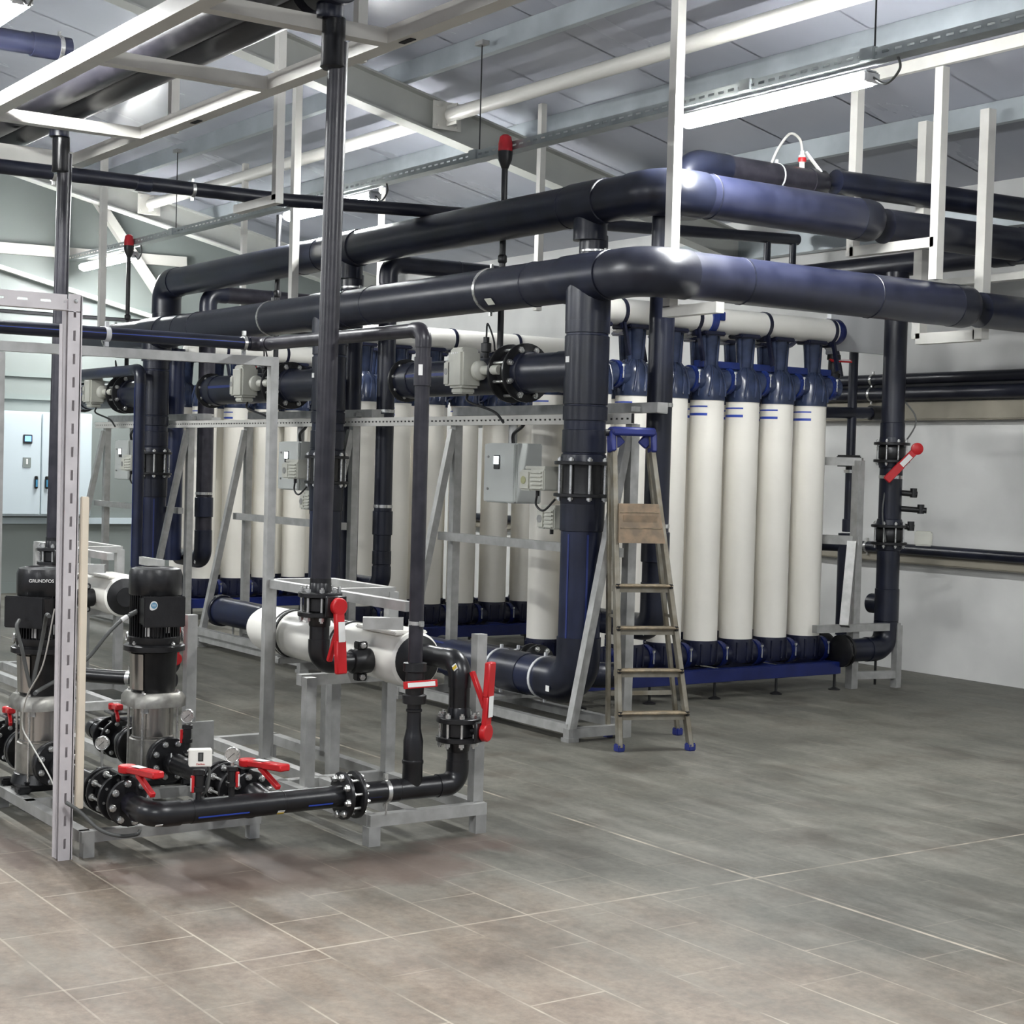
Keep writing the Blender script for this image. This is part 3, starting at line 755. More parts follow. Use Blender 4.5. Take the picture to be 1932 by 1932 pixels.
dropname = ['right', 'middle', 'left']
for k, x in enumerate(VXs):
    r = (.125, .120, .114)[k]
    t = thing('drop_pipe', 'thick upright black pipe with blue stripes below the header, %s of the three' % dropname[k], 'pipe', (x, YH, 0))
    zf0, zf1 = 1.43, 1.62
    emit('pipe', cyl(NB(), (x, YH, zf1), (x, YH, ZH-RH-.08), r, seg=32), 'hdpe_blue', t)
    if k == 0:
        run(t, [(x, YH, zf0), (x, YH, .305), (-9.2, YH, .305)], r, 'hdpe_blue', 'hdpe', bend=1.35, fitr=1.06, seg=32)
    else:
        emit('pipe', cyl(NB(), (x, YH, .42), (x, YH, zf0), r, seg=32), 'hdpe_blue', t)
        tee(t, (x, YH, .305), (1, 0, 0), (0, 0, 1), .115, r)
    for z, L in ((2.46, .14), (1.915, .08), (1.75, .13), (1.30, .16)): coupling(t, (x, YH, z), (0, 0, 1), r, L)
    for z0, z1 in ((.45, 1.2),):
        for a in (RAD(-75), RAD(-20)):
            emit('blue_stripe', beam(NB(), (x+cos(a)*r*1.0, YH+sin(a)*r*1.0, z0), (x+cos(a)*r*1.0, YH+sin(a)*r*1.0, z1), .012, .004, up=(cos(a), sin(a), 0)), 'stripe_dim', t)
    emit('sticker', box(NB(), (x-.01, YH-r*1.075, 2.23), (.035, .002, .035)), 'label', t)
    # side branch at half height of the pipe gallery
    side_end = (-9.93, -13.18, -16.3)[k]
    tee(t, (x, YH, 2.17), (0, 0, 1), (-1, 0, 0), r, .118)
    emit('branch', cyl(NB(), (x-.2, YH, 2.17), (x-.60, YH, 2.17), .122, seg=28), 'hdpe', t)
    fx = x-.70
    b = butterfly('butterfly_valve', 'big flanged valve on the side branch of the %s upright pipe' % dropname[k], (fx, YH, 2.175), (1, 0, 0), .122, .185, .16, group='valves on the side branches', nb=8, sr=.010)
    for q in range(8):
        a = 2*pi*(q+.5)/8
        bolt(b, (fx+.10, YH+sin(a)*.145, 2.175+cos(a)*.145), (1, 0, 0), .016, .016)
    st = thing('branch_pipe', 'black horizontal pipe with blue stripe behind the grey actuator, %s branch' % dropname[k], 'pipe', ((fx+side_end)/2, YH, 2.05))
    emit('pipe', cyl(NB(), (fx-.12, YH, 2.165), (side_end+.05, YH, 2.165), .120, seg=30), 'hdpe', st)
    emit('blue_stripe', box(NB(), ((fx+side_end)/2-.1, YH-.1195, 2.185), (.9, .003, .02)), 'stripe_dim', st)
    flange(st, (side_end+.05, YH, 2.165), (-1, 0, 0), .15, nb=8, side=-1)
    coupling(st, (side_end+.18, YH, 2.165), (1, 0, 0), .12, .1)
    bm = NB(); lathe(bm, [(.02, 0), (.022, .04), (.034, .045), (.034, .10), (.02, .105), (.02, .14)], ((fx+side_end)/2+.33, YH, 2.28), seg=16)
    s_ = emit('air_valve', bm, 'pvc_black', st)
    emit('wire', sweep(NB(), smooth_pts([((fx+side_end)/2+.36, YH-.02, 2.42), ((fx+side_end)/2+.40, YH-.04, 2.50), ((fx+side_end)/2+.5, YH-.06, 2.40), ((fx+side_end)/2+.58, YH-.1, 2.32)]), .006, 8), 'blackcable', st)
    ax = fx-.33
    act = actuator('grey valve actuator hanging before the %s side branch pipe' % dropname[k], (ax, YH-.21, 2.19), 'upright grey actuators', size=(.24, .15, .30))
    emit('neck', lathe(NB(), [(.03, -.01), (.062, 0), (.062, .03), (.05, .045), (.03, .05), (.03, .20)], (ax+.12, YH-.17, 2.19), (1, .15, 0), 20), 'grey', act)
    emit('cord', sweep(NB(), smooth_pts([(ax+.05, YH-.2, 2.04), (ax+.10, YH-.22, 1.99), (ax+.28, YH-.15, 1.93), (ax+.35, YH-.12, 1.86)]), .008, 8), 'blackcable', act)
    # valve in the drop itself
    b = butterfly('butterfly_valve', 'bolted valve halfway up the %s thick upright pipe' % dropname[k], (x, YH, (zf0+zf1)/2), (0, 0, 1), r, r*1.40, zf1-zf0, group='valves in the upright pipes', nb=8, sr=.009)
    fa = flat_actuator('box-shaped grey actuator left of the valve in the %s upright pipe' % dropname[k], (x-r*1.4-.12, YH-.10, 1.51), 'flat grey actuators', win='oldlens' if k == 0 else 'galv_dull')
    emit('cord', sweep(NB(), smooth_pts([(x-r*1.4-.155, YH-.1, 1.42), (x-r*1.4-.16, YH-.1, 1.36), (x-r*1.4-.08, YH-.1, 1.33), (x-r*1.4-.02, YH-.06, 1.40)]), .007, 8), 'blackcable', fa)
    # control box on the stand
    bx = (-8.90, -11.92, -15.52)[k]
    cb = thing('control_box', 'grey control box with small lit screen on the stand before the %s' % rackname[k], 'control box', (bx, YP-.06, 1.35), 'grey control boxes on the stands')
    emit('body', box(NB(), (bx, YP+.03, 1.545), (.36, .20, .39), bev=.008), 'greybox', cb)
    dr = emit('door', box(NB(), (bx, YP-.08, 1.545), (.35, .02, .38), bev=.006), 'greybox', cb)
    emit('screen_frame', box(NB(), (bx-.02, YP-.093, 1.615), (.065, .008, .09), bev=.002), 'ink', dr)
    emit('screen', box(NB(), (bx-.02, YP-.099, 1.628), (.052, .004, .052)), 'screen', dr)
    for z in (1.44, 1.65): emit('lock', cyl(NB(), (bx-.12, YP-.09, z), (bx-.12, YP-.10, z), .008, seg=10), 'galv_dull', dr)
    emit('conduit', cyl(NB(), (bx-.02, YP+.03, 1.74), (bx-.02, YP+.03, 1.89), .03, seg=14), 'galv', cb)
    emit('cord', sweep(NB(), smooth_pts([(bx+.03, YP+.0, 1.73), (bx+.06, YP-.02, 1.80), (bx+.17, YP-.03, 1.85), (bx+.22, YP-.03, 1.91)]), .012, 8), 'blackcable', cb)
    if k < 2:
        fa = flat_actuator('small grey actuator on the lower valve beside the %s upright pipe' % dropname[k], (x-.45, YH+.12, 1.27), 'small lower actuators', L=.20)

t = thing('floor_header', 'thick black pipe lying low on the stand frame, with pale ring clamps', 'pipe', (-11, YH, .19))
RL = .115
emit('pipe', cyl(NB(), (-9.2, YH, .305), (-12.85, YH, .300), RL, seg=32), 'hdpe_blue', t)
emit('end_plug', lathe(NB(), [(RL*1.12, -.05), (RL*1.16, -.04), (RL*1.16, .03), (RL*1.05, .05), (0, .05)], (-12.85, YH, .300), (-1, 0, 0), 30), 'hdpe', t)
for x in (-8.62, -8.14): clamp(t, (x, YH, .305), (1, 0, 0), .125, 'lampbody', wd=.010)
coupling(t, (-8.42, YH, .305), (1, 0, 0), .122, .22)
emit('blue_stripe', box(NB(), (-9.6, YH-.055, .405), (1.4, .02, .003), tilt=Matrix.Rotation(RAD(26), 4, 'X')), 'stripe_dim', t)
emit('blue_stripe', box(NB(), (-8.32, YH-.105, .355), (.14, .012, .003), tilt=Matrix.Rotation(RAD(60), 4, 'X')), 'stripe_dim', t)
emit('sticker', box(NB(), (-7.93, YH-.134, .27), (.035, .002, .035), tilt=Matrix.Rotation(RAD(0), 4, 'X')), 'label', t)
for x in (-9.9, -12.6): emit('saddle_rod', cyl(NB(), (x, YH, .09), (x, YH, .2), .01, seg=8), 'galv', t)
# smaller return line beside it, flanged to the rack manifold
t = thing('return_line', 'smaller black pipe with ring clamp behind the low header, flanged at both ends', 'pipe', (-8.9, 6.25, .2))
emit('pipe', cyl(NB(), (-9.9, 6.26, .30), (-8.2, 6.26, .30), .075, seg=26), 'hdpe', t)
clamp(t, (-8.95, 6.26, .30), (1, 0, 0), .075, 'lampbody')
flange(t, (-8.72, 6.26, .30), (1, 0, 0), .13, nb=8, side=1, br=.018); flange(t, (-8.80, 6.26, .30), (1, 0, 0), .13, bolts=False)
run(t, [(-8.2, 6.26, .30), (-8.1, 6.26, .30), (-8.1, 6.5, .30)], .075)

# drain risers with elbows between the stands and the racks
WX = [-7.80, -11.13, -14.50]; WR = [.078, .070, .078]
for k in range(3):
    x = WX[k]; r = WR[k]
    t = thing('riser_pipe', 'slim upright black pipe before the %s, elbow near the floor' % rackname[k], 'pipe', (x, 6.46, .55), 'slim risers before the racks')
    pts = [(x-.55, 6.46, .62), (x, 6.46, .62), (x, 6.46, 3.14), (x, 8.6, 3.14)]
    if k == 0: pts = [(x-.55, 6.46, .62), (x, 6.46, .62), (x, 6.46, 3.35)]
    run(t, pts, r, 'pipe_scuffed' if k == 2 else 'hdpe', 'hdpe', bend=1.4, seg=26)
    coupling(t, (x, 6.46, 1.12), (0, 0, 1), r*1.05, .18); coupling(t, (x, 6.46, .85), (0, 0, 1), r, .1)
    clamp(t, (x, 6.46, 1.99), (0, 0, 1), r); clamp(t, (x, 6.46, 1.25), (0, 0, 1), r)
    if k: 
        for y in (7.1, 7.9): seam(t, (x, y, 3.14), (0, 1, 0), r)
    emit('sticker', box(NB(), (x+.01, 6.46-r*1.09, .60), (.03, .002, .03), tilt=Matrix.Rotation(.5, 4, 'Y')), 'label', t)
# slim pipe with top elbow in front of the left drop
t = thing('branch_pipe', 'slim black pipe that drops in front of the far left thick upright pipe', 'pipe', (-13.85, 5.62, .3))
run(t, [(-15.6, 5.62, 2.36), (-14.05, 5.62, 2.36), (-14.05, 5.62, .5)], .050, 'hdpe_blue', 'hdpe', seg=24)
emit('blue_stripe', box(NB(), (-14.05, 5.569, 1.4), (.010, .003, 1.6)), 'stripe_dim', t)
t = thing('wall_run_pipe', 'long thin black pipe crossing under the roof from upper left to the back', 'pipe', (-10.4, 5, 3.3))
emit('pipe', cyl(NB(), (-10.4, 1.2, 3.37), (-10.4, 5.2, 3.398), .047, seg=22), 'hdpe_old', t)
emit('pipe', cyl(NB(), (-10.4, 5.2, 3.398), (-10.4, 10.1, 3.61), .047, seg=22), 'hdpe_old', t)
for y in (3.55, 5.6, 4.5): clamp(t, (-10.4, y, 3.37+(y-1.2)*.0055 if y < 5.2 else 3.392+(y-5.2)*.0424), (0, 1, 0), .047)
coupling(t, (-10.4, 4.15, 3.386), (0, 1, 0), .047, .10)
emit('drop_pipe', cyl(NB(), (-10.4, 9.75, 3.3), (-10.4, 9.75, 3.59), .03, seg=16), 'hdpe', t)
emit('drop_pipe', cyl(NB(), (-10.4, 10.05, 3.3), (-10.4, 10.05, 3.59), .03, seg=16), 'hdpe', t)

t = thing('vent_pipe', 'black pipe with red-banded gauge valve at its end, above the right header bend', 'pipe', (-8.0, 7.2, 3.2))
RT = .086
run(t, [(-8.0, 6.78, 3.18), (-8.0, 6.78, 3.535), (-7.98, 7.95, 3.535)], RT, 'pipe_scuffed', 'hdpe', seg=28)
coupling(t, (-8.0, 7.05, 3.535), (0, 1, 0), RT, .14)
clamp(t, (-7.99, 7.55, 3.535), (0, 1, 0), RT, 'lampbody', wd=.006)
emit('end_cap', lathe(NB(), [(RT*1.06, -.1), (RT*1.06, .02), (RT*.8, .05), (0, .06)], (-7.98, 7.93, 3.535), (0, 1, 0), 26), 'pipe_scuffed', t)
bolt(t, (-7.98, 7.99, 3.535), (0, 1, 0), .014, .03)
g = emit('gauge_valve', lathe(NB(), [(.018, 0), (.018, .05), (.024, .055), (.024, .10), (.014, .105), (.012, .13)], (-7.99, 7.78, 3.605), seg=16), 'white', t)
emit('red_band', lathe(NB(), [(.026, .055), (.028, .06), (.028, .08), (.026, .085)], (-7.99, 7.78, 3.605), seg=16), 'red', g)
emit('pointer', beam(NB(), (-7.98, 7.80, 3.73), (-7.93, 7.90, 3.60), .03, .012), 'label', g)
emit('hose', sweep(NB(), smooth_pts([(-7.99, 7.50, 3.61), (-7.99, 7.56, 3.72), (-7.99, 7.66, 3.83), (-7.99, 7.75, 3.81), (-7.99, 7.78, 3.73)]), .009, 10), 'whitecable', t)

# beacons on thin poles
for k, (x, lab) in enumerate(((-9.47, 'red alarm beacon on a thin black pole, right one above the headers'), (-16.38, 'red alarm beacon on a thin black pole, small far left one'), (-12.93, 'bare thin black pole between the two beacons, near the middle hanger'))):
    y = 6.40
    t = thing('alarm_beacon' if k < 2 else 'signal_pole', lab, 'beacon' if k < 2 else 'pole', (x, y, 2.5))
    emit('pole', cyl(NB(), (x, y, 2.4), (x, y, 3.70), .022, seg=14), 'pvc_black', t)
    emit('joint', lathe(NB(), [(.024, -.03), (.032, -.02), (.032, .02), (.024, .03)], (x, y, 3.02), seg=14), 'pvc_black', t)
    if k < 2:
        emit('base', lathe(NB(), [(.024, 0), (.048, .06), (.052, .10), (.052, .12)], (x, y, 3.64), seg=20), 'pvc_black', t)
        emit('lens', lathe(NB(), [(.050, 0), (.050, .05), (.040, .10), (.022, .115), (0, .118)], (x, y, 3.76), seg=20), 'redlens', t)

# ================================================================== overhead hangers of white square tube
def hanger(label, pieces, w=.05, m='paint', group=None):
    zs = min(p[2] for q in pieces for p in q[:2]); c = pieces[0][0]
    t = thing('pipe_hanger', label, 'hanger', (c[0], c[1], zs), group)
    for i, (a, b) in enumerate(pieces):
        v = abs(a[2]-b[2]) > .2
        emit('post' if v else 'crossbar', beam(NB(), a, b, w, w, up=(0, 1, 0) if v else (0, 0, 1)), m, t)
    return t
def U(x0, x1, y, zb, label, w=.05, top=True, **k):
    zt = zroof(y)-.16
    return hanger(label, [((x0, y, zb), (x0, y, zt)), ((x1, y, zb-w/2), (x1, y, zt)), ((x0, y, zb), (x1-w/2, y, zb))], w, **k)
zr = lambda y: zroof(y)-.16
hanger('white square-tube hanger with short arm, crossing the lower header at right', [((-7.458, 6.235, 2.545), (-7.458, 6.235, zr(6.235))), ((-7.49, 6.235, 2.52), (-7.02, 6.235, 2.52))], .062)
hanger('white U-shaped square-tube hanger holding the end of the upper header', [((-7.93, 8.22, 3.07), (-7.93, 8.22, zr(8.22))), ((-7.20, 8.22, 2.86), (-7.20, 8.22, zr(8.22))), ((-7.93, 8.22, 3.10), (-7.20, 8.22, 3.10))], .064)
hanger('wide white U-shaped hanger holding the end of the lower header at far right', [((-7.91, 8.88, 2.555), (-7.91, 8.88, zr(8.88))), ((-7.37, 8.88, 2.53), (-7.37, 8.88, zr(8.88))), ((-7.91, 8.88, 2.555), (-7.395, 8.88, 2.555))], .075)
one('hanger_rail', beam(NB(), (-8.0, 8.27, 4.28), (-5.2, 8.27, 4.28), .04, .08), 'paint', 'white level rail joining the right-hand hangers under the roof', 'rail')
hanger('white hanger with short arm under the thin crossing pipe, centre left', [((-9.93, 4.90, 3.31), (-9.93, 4.90, zr(4.9))), ((-10.55, 4.90, 3.315), (-9.90, 4.90, 3.315))], .058)
hanger('white hanger post before the upper header, just left of the front black riser', [((-11.93, 6.045, 2.88), (-11.93, 6.045, zr(6.045)))], .06)
hanger('white hanger post at far left, beside the distant lit lamp', [((-16.18, 6.045, 2.88), (-16.18, 6.045, zr(6.045)))], .062)
hanger('thin white post behind the upper header, left of the black elbow riser', [((-12.9, 7.4, 2.75), (-12.9, 7.4, 4.05))], .045)
hanger('thin white post behind the headers, right of the right beacon', [((-10.45, 7.4, 2.8), (-10.45, 7.4, zr(7.4)))], .05)
hanger('thin white post behind the upper header, beside the middle bare pole', [((-14.9, 7.0, 2.8), (-14.9, 7.0, zr(7.0)))], .05)

# cradle near the camera, upper left
t = thing('pipe_cradle', 'white square-tube ladder cradle carrying two big black pipes, upper left corner', 'hanger', (-8, 3.2, 3.46))
for y in (2.80, 3.74): emit('side_rail', beam(NB(), (-10.6 if y > 3 else -11.5, y, 3.50), (-4.6, y, 3.50), .085, .075), 'paint', t)
for x in (-9.35, -7.67, -6.47, -5.3): emit('crossbar', beam(NB(), (x, 2.83, 3.495), (x, 3.72, 3.495), .075, .065), 'paint', t)
emit('crossbar', beam(NB(), (-10.55, 1.9, 3.50), (-10.55, 3.72, 3.50), .09, .10), 'paint', t)
for x, y in ((-9.05, 3.79), (-6.85, 3.79), (-6.2, 2.76)): emit('post', beam(NB(), (x, y, 3.47), (x, y, zr(y)), .05, .05), 'paint', t)
for x, y in ((-8.62, 3.745), (-6.33, 3.74)): emit('tube_plug', box(NB(), (x, y, 3.459), (.10, .03, .004)), 'dark', t)
for y, lab in ((3.40, 'big black overhead pipe resting on the cradle, nearer the aisle'), (3.19, 'big black overhead pipe resting on the cradle, left of its twin')):
    t = thing('overhead_pipe', lab, 'pipe', (-8, y, 3.56))
    emit('pipe', cyl(NB(), (-13.5, y, 3.67), (-9.99, y, 3.67), .10, seg=30), 'pipe_scuffed', t)
    emit('pipe', cyl(NB(), (-9.75, y, 3.67), (-6.6, y, 3.67), .10, seg=30), 'pipe_scuffed', t)
    emit('pipe', cyl(NB(), (-6.25, y, 3.67), (-4.4, y, 3.67), .10, seg=30), 'pipe_scuffed', t)
    for x in (-9.87, -6.42):
        if y > 3.3: tee(t, (x, y, 3.67), (1, 0, 0), (0, 0, -1), .10, .055)
        else: emit('pipe', cyl(NB(), (x-.2, y, 3.67), (x+.2, y, 3.67), .10, seg=30), 'pipe_scuffed', t)
t = thing('branch_pipe', 'short brightly lit pipe with elbow ending at the cradle, top left', 'pipe', (-9.2, 2.2, 3.82))
emit('pipe', cyl(NB(), (-9.2, 1.6, 3.88), (-9.2, 3.02, 3.88), .060, seg=26), 'run', t)
emit('elbow', cyl(NB(), (-9.2, 3.0, 3.88), (-9.2, 3.22, 3.88), .068, seg=26), 'run', t)
clamp(t, (-9.2, 3.16, 3.88), (0, 1, 0), .068)

# ================================================================== far right / back wall plant
for nm, y, z, r, m, lab in (('wall_pipe', 10.24, 2.385, .045, 'hdpe_old', 'upper black pipe running along the back wall above the ledge'),
                   ('wall_pipe', 10.23, 2.265, .055, 'hdpe_old', 'second black pipe along the back wall, resting on the beige ledge'),
                   ('wall_pipe', 10.24, 1.00, .045, 'hdpe', 'black pipe along the back wall resting on the lower beige ledge')):
    t = thing(nm, lab, 'pipe', (-8, y, z-r)); emit('pipe', cyl(NB(), (-16, y, z), (-2, y, z), r, seg=22), m, t)
    for x in (-12, -9.6, -5): clamp(t, (x, y, z), (1, 0, 0), r)
t = thing('collector_pipe', 'black collector pipe crossing high before the back wall, behind the hangers', 'pipe', (-8, 9.5, 3.1))
emit('pipe', cyl(NB(), (-10.2, 9.55, 3.20), (-4, 9.55, 3.20), .088, seg=28), 'hdpe_old', t); coupling(t, (-7.75, 9.55, 3.20), (1, 0, 0), .088, .16)
emit('end_cap', lathe(NB(), [(.092, -.05), (.092, .02), (.06, .05), (0, .06)], (-10.2, 9.55, 3.20), (-1, 0, 0), 24), 'hdpe', t)
t = thing('overhead_pipe', 'upper black pipe running to the back between the right hangers', 'pipe', (-7.4, 9, 3.3))
run(t, [(-7.93, 8.03, 3.55), (-7.80, 10.0, 3.55)], .085, 'hdpe')
t = thing('overhead_pipe', 'thick black pipe behind the upper header end, passing through the right hangers', 'pipe', (-7.3, 9, 3.1))
run(t, [(-7.62, 8.18, 3.24), (-7.55, 9.72, 3.24)], .115, 'hdpe_old'); run(t, [(-7.5, 9.78, 3.24), (-6.0, 9.78, 3.30)], .11, 'hdpe_old')
emit('elbow', sweep(NB(), [(-7.56, 9.48, 3.24), (-7.55, 9.66, 3.24), (-7.50, 9.76, 3.24), (-7.36, 9.79, 3.24), (-7.22, 9.78, 3.245)], .122, 24), 'hdpe', t)
t = thing('overhead_pipe', 'black pipe beyond the lower header end at the right picture edge', 'pipe', (-6.6, 9, 2.5))
run(t, [(-7.28, 8.75, 2.71), (-7.28, 9.62, 2.71), (-5.2, 9.62, 2.71)], .118, 'hdpe')
one('cable_duct', box(NB(), (-6.9, 9.35, 3.0), (3.2, .08, .05)), 'paint', 'narrow pale duct under the high collector pipe at far right', 'cable duct')
one('cable_duct', box(NB(), (-5.9, 9.35, 3.47), (1.5, .10, .07)), 'paint', 'short pale duct end at the right picture edge, above the collector', 'cable duct')
one('duct_bracket', box(NB(), (-8.9, 9.4, 2.78), (.04, .8, .5)), 'lampbody', 'pale plate hanging behind the white collector pipes near the back wall', 'bracket')

# riser group beside the front rack
rx, ry = -8.60, 9.40
t = thing('riser_pipe', 'thick upright black pipe with red lever, right of the ivory tubes', 'pipe', (rx, ry, .1))
RR = .086
emit('pipe', cyl(NB(), (rx, ry, 1.86), (rx, ry, 3.12), RR, seg=28), 'hdpe_old', t)
emit('pipe', cyl(NB(), (rx, ry, 1.24), (rx, ry, 1.68), RR, seg=28), 'hdpe', t)
run(t, [(rx, ry, 1.06), (rx, ry, .29), (rx, 8.98, .29)], RR, 'hdpe', seg=26)
tee(t, (rx, ry, .62), (0, 0, 1), (-1, 0, 0), RR, .07)
coupling(t, (rx, ry, 1.92), (0, 0, 1), RR, .14)
flange(t, (rx, 8.96, .29), (0, 1, 0), .12, nb=8, side=-1, br=.016); flange(t, (rx, 8.925, .29), (0, 1, 0), .12, nb=8, side=1, br=.016)
clamp(t, (rx, ry, 1.585), (0, 0, 1), RR)
emit('leg_rod', cyl(NB(), (rx, ry-.1, .02), (rx, ry-.1, .2), .01, seg=8), 'iron', t)
emit('hose', sweep(NB(), smooth_pts([(rx+.02, ry+.05, 2.2), (rx+.12, ry+.12, 2.0), (rx+.03, ry-.02, 1.7), (rx+.02, ry-.1, 1.35), (rx+.08, ry-.12, 1.1)]), .006, 8), 'cable', t)
for z, L in ((1.47, .10), (1.35, .15), (1.22, .09)):
    e = emit('sample_tap', cyl(NB(), (rx+.04, ry+.04, z), (rx+.04+L, ry+.04+L, z-.01), .022, seg=14), 'pvc_black', t)
    emit('tap_knob', cyl(NB(), (rx+.04+L*.8, ry+.04+L*.8, z-.035), (rx+.04+L*.8, ry+.04+L*.8, z+.035), .026, seg=14), 'pvc_black', e)
butterfly('butterfly_valve', 'red-levered valve high on the riser right of the ivory tubes', (rx, ry, 1.77), (0, 0, 1), RR, .135, .13)
handle_lever([o for o in sc.objects if o.get('label') == 'red-levered valve high on the riser right of the ivory tubes'][0], (rx+.215, ry+.035, 1.80), (.82, -.57, 0), (-.44, -.60, -.80), .33, wd=.036)
b = butterfly('butterfly_valve', 'valve with grey actuator low on the riser right of the ivory tubes', (rx, ry, 1.15), (0, 0, 1), RR, .135, .13)
emit('actuator_box', box(NB(), (rx+.17, ry+.19, 1.13), (.13, .13, .11), rot=.7, bev=.01), 'grey', b)
t = thing('riser_pipe', 'thin upright black pipe beside the ivory tubes, left of the thick riser', 'pipe', (-9.02, 9.40, .3))
emit('pipe', cyl(NB(), (-9.02, 9.4, 1.15), (-9.02, 9.4, 3.1), .036, seg=20), 'hdpe', t)
emit('pipe', cyl(NB(), (-9.02, 9.4, .35), (-9.02, 9.4, 1.14), .075, seg=22), 'hdpe', t)
coupling(t, (-9.02, 9.4, 1.20), (0, 0, 1), .045, .09); clamp(t, (-9.02, 9.4, 1.62), (0, 0, 1), .036)
emit('tee', join(cyl(NB(), (-9.25, 9.3, 1.05), (-9.02, 9.4, 1.05), .055, seg=20)), 'hdpe', t)
v = emit('valve_body', box(NB(), (-9.0, 9.36, 1.70), (.20, .08, .09), bev=.01), 'pvc_black', t)
t = thing('branch_pipe', 'black horizontal pipe with capped end behind the thin upright riser', 'pipe', (-9.1, 9.3, 2))
emit('pipe', cyl(NB(), (-9.05, 8.95, 2.06), (-9.0, 9.62, 2.08), .045, seg=22), 'hdpe', t)
emit('end_cap', cyl(NB(), (-9.0, 9.58, 2.08), (-8.99, 9.68, 2.08), .058, seg=22), 'pvc_black', t)
t = thing('pipe_stand', 'small grey steel stand at the far right end of the tubes', 'frame', (-8.8, 9.3, 0))
for (a, b_, w_) in [(V(q0)*.978, V(q1)*.978, w0*1.1) for q0, q1, w0 in (((-8.82, 9.28, 0), (-8.82, 9.28, 1.74), .06), ((-8.72, 9.66, 0), (-8.72, 9.66, .48), .05), ((-9.3, 9.0, 1.73), (-8.80, 9.30, 1.73), .055),
                    ((-9.3, 9.0, 1.13), (-8.80, 9.30, 1.13), .06), ((-8.78, 9.20, 1.12), (-8.66, 9.02, .50), .06), ((-8.80, 8.85, .47), (-8.73, 9.68, .47), .05), ((-8.82, 9.28, .10), (-8.72, 9.66, .10), .05))]:
    emit('post' if abs(a[2]-b_[2]) > .3 else 'rail', beam(NB(), a, b_, w_, w_), 'galv', t)
t = thing('manifold_valve', 'red-handled ball valve at the rear end of the front rack top', 'valve', (RX-.02, 8.99, 2.38))
ball_valve(t, (RX-.02, 8.98, 2.40), (0, 0, 1), .035, (.6, 0, .8), (.2, 1, 0), hl=.17)
t = thing('manifold_valve', 'small valve with red handle behind the right upright pipe, above the tubes', 'valve', (-8.9, 6.5, 2.2))
ball_valve(t, (-8.55, 6.46, 2.16), (0, 1, 0), .035, (.6, -.2, -.2), (.2, 1, 0), hl=.12)
t = thing('manifold_valve', 'small valve with red handle over the middle branch pipe', 'valve', (-12, 6.3, 2.2))
ball_valve(t, (-12.9, 6.2, 2.33), (1, 0, 0), .03, (0, -.5, .8), (-1, 0, 0), hl=.14)

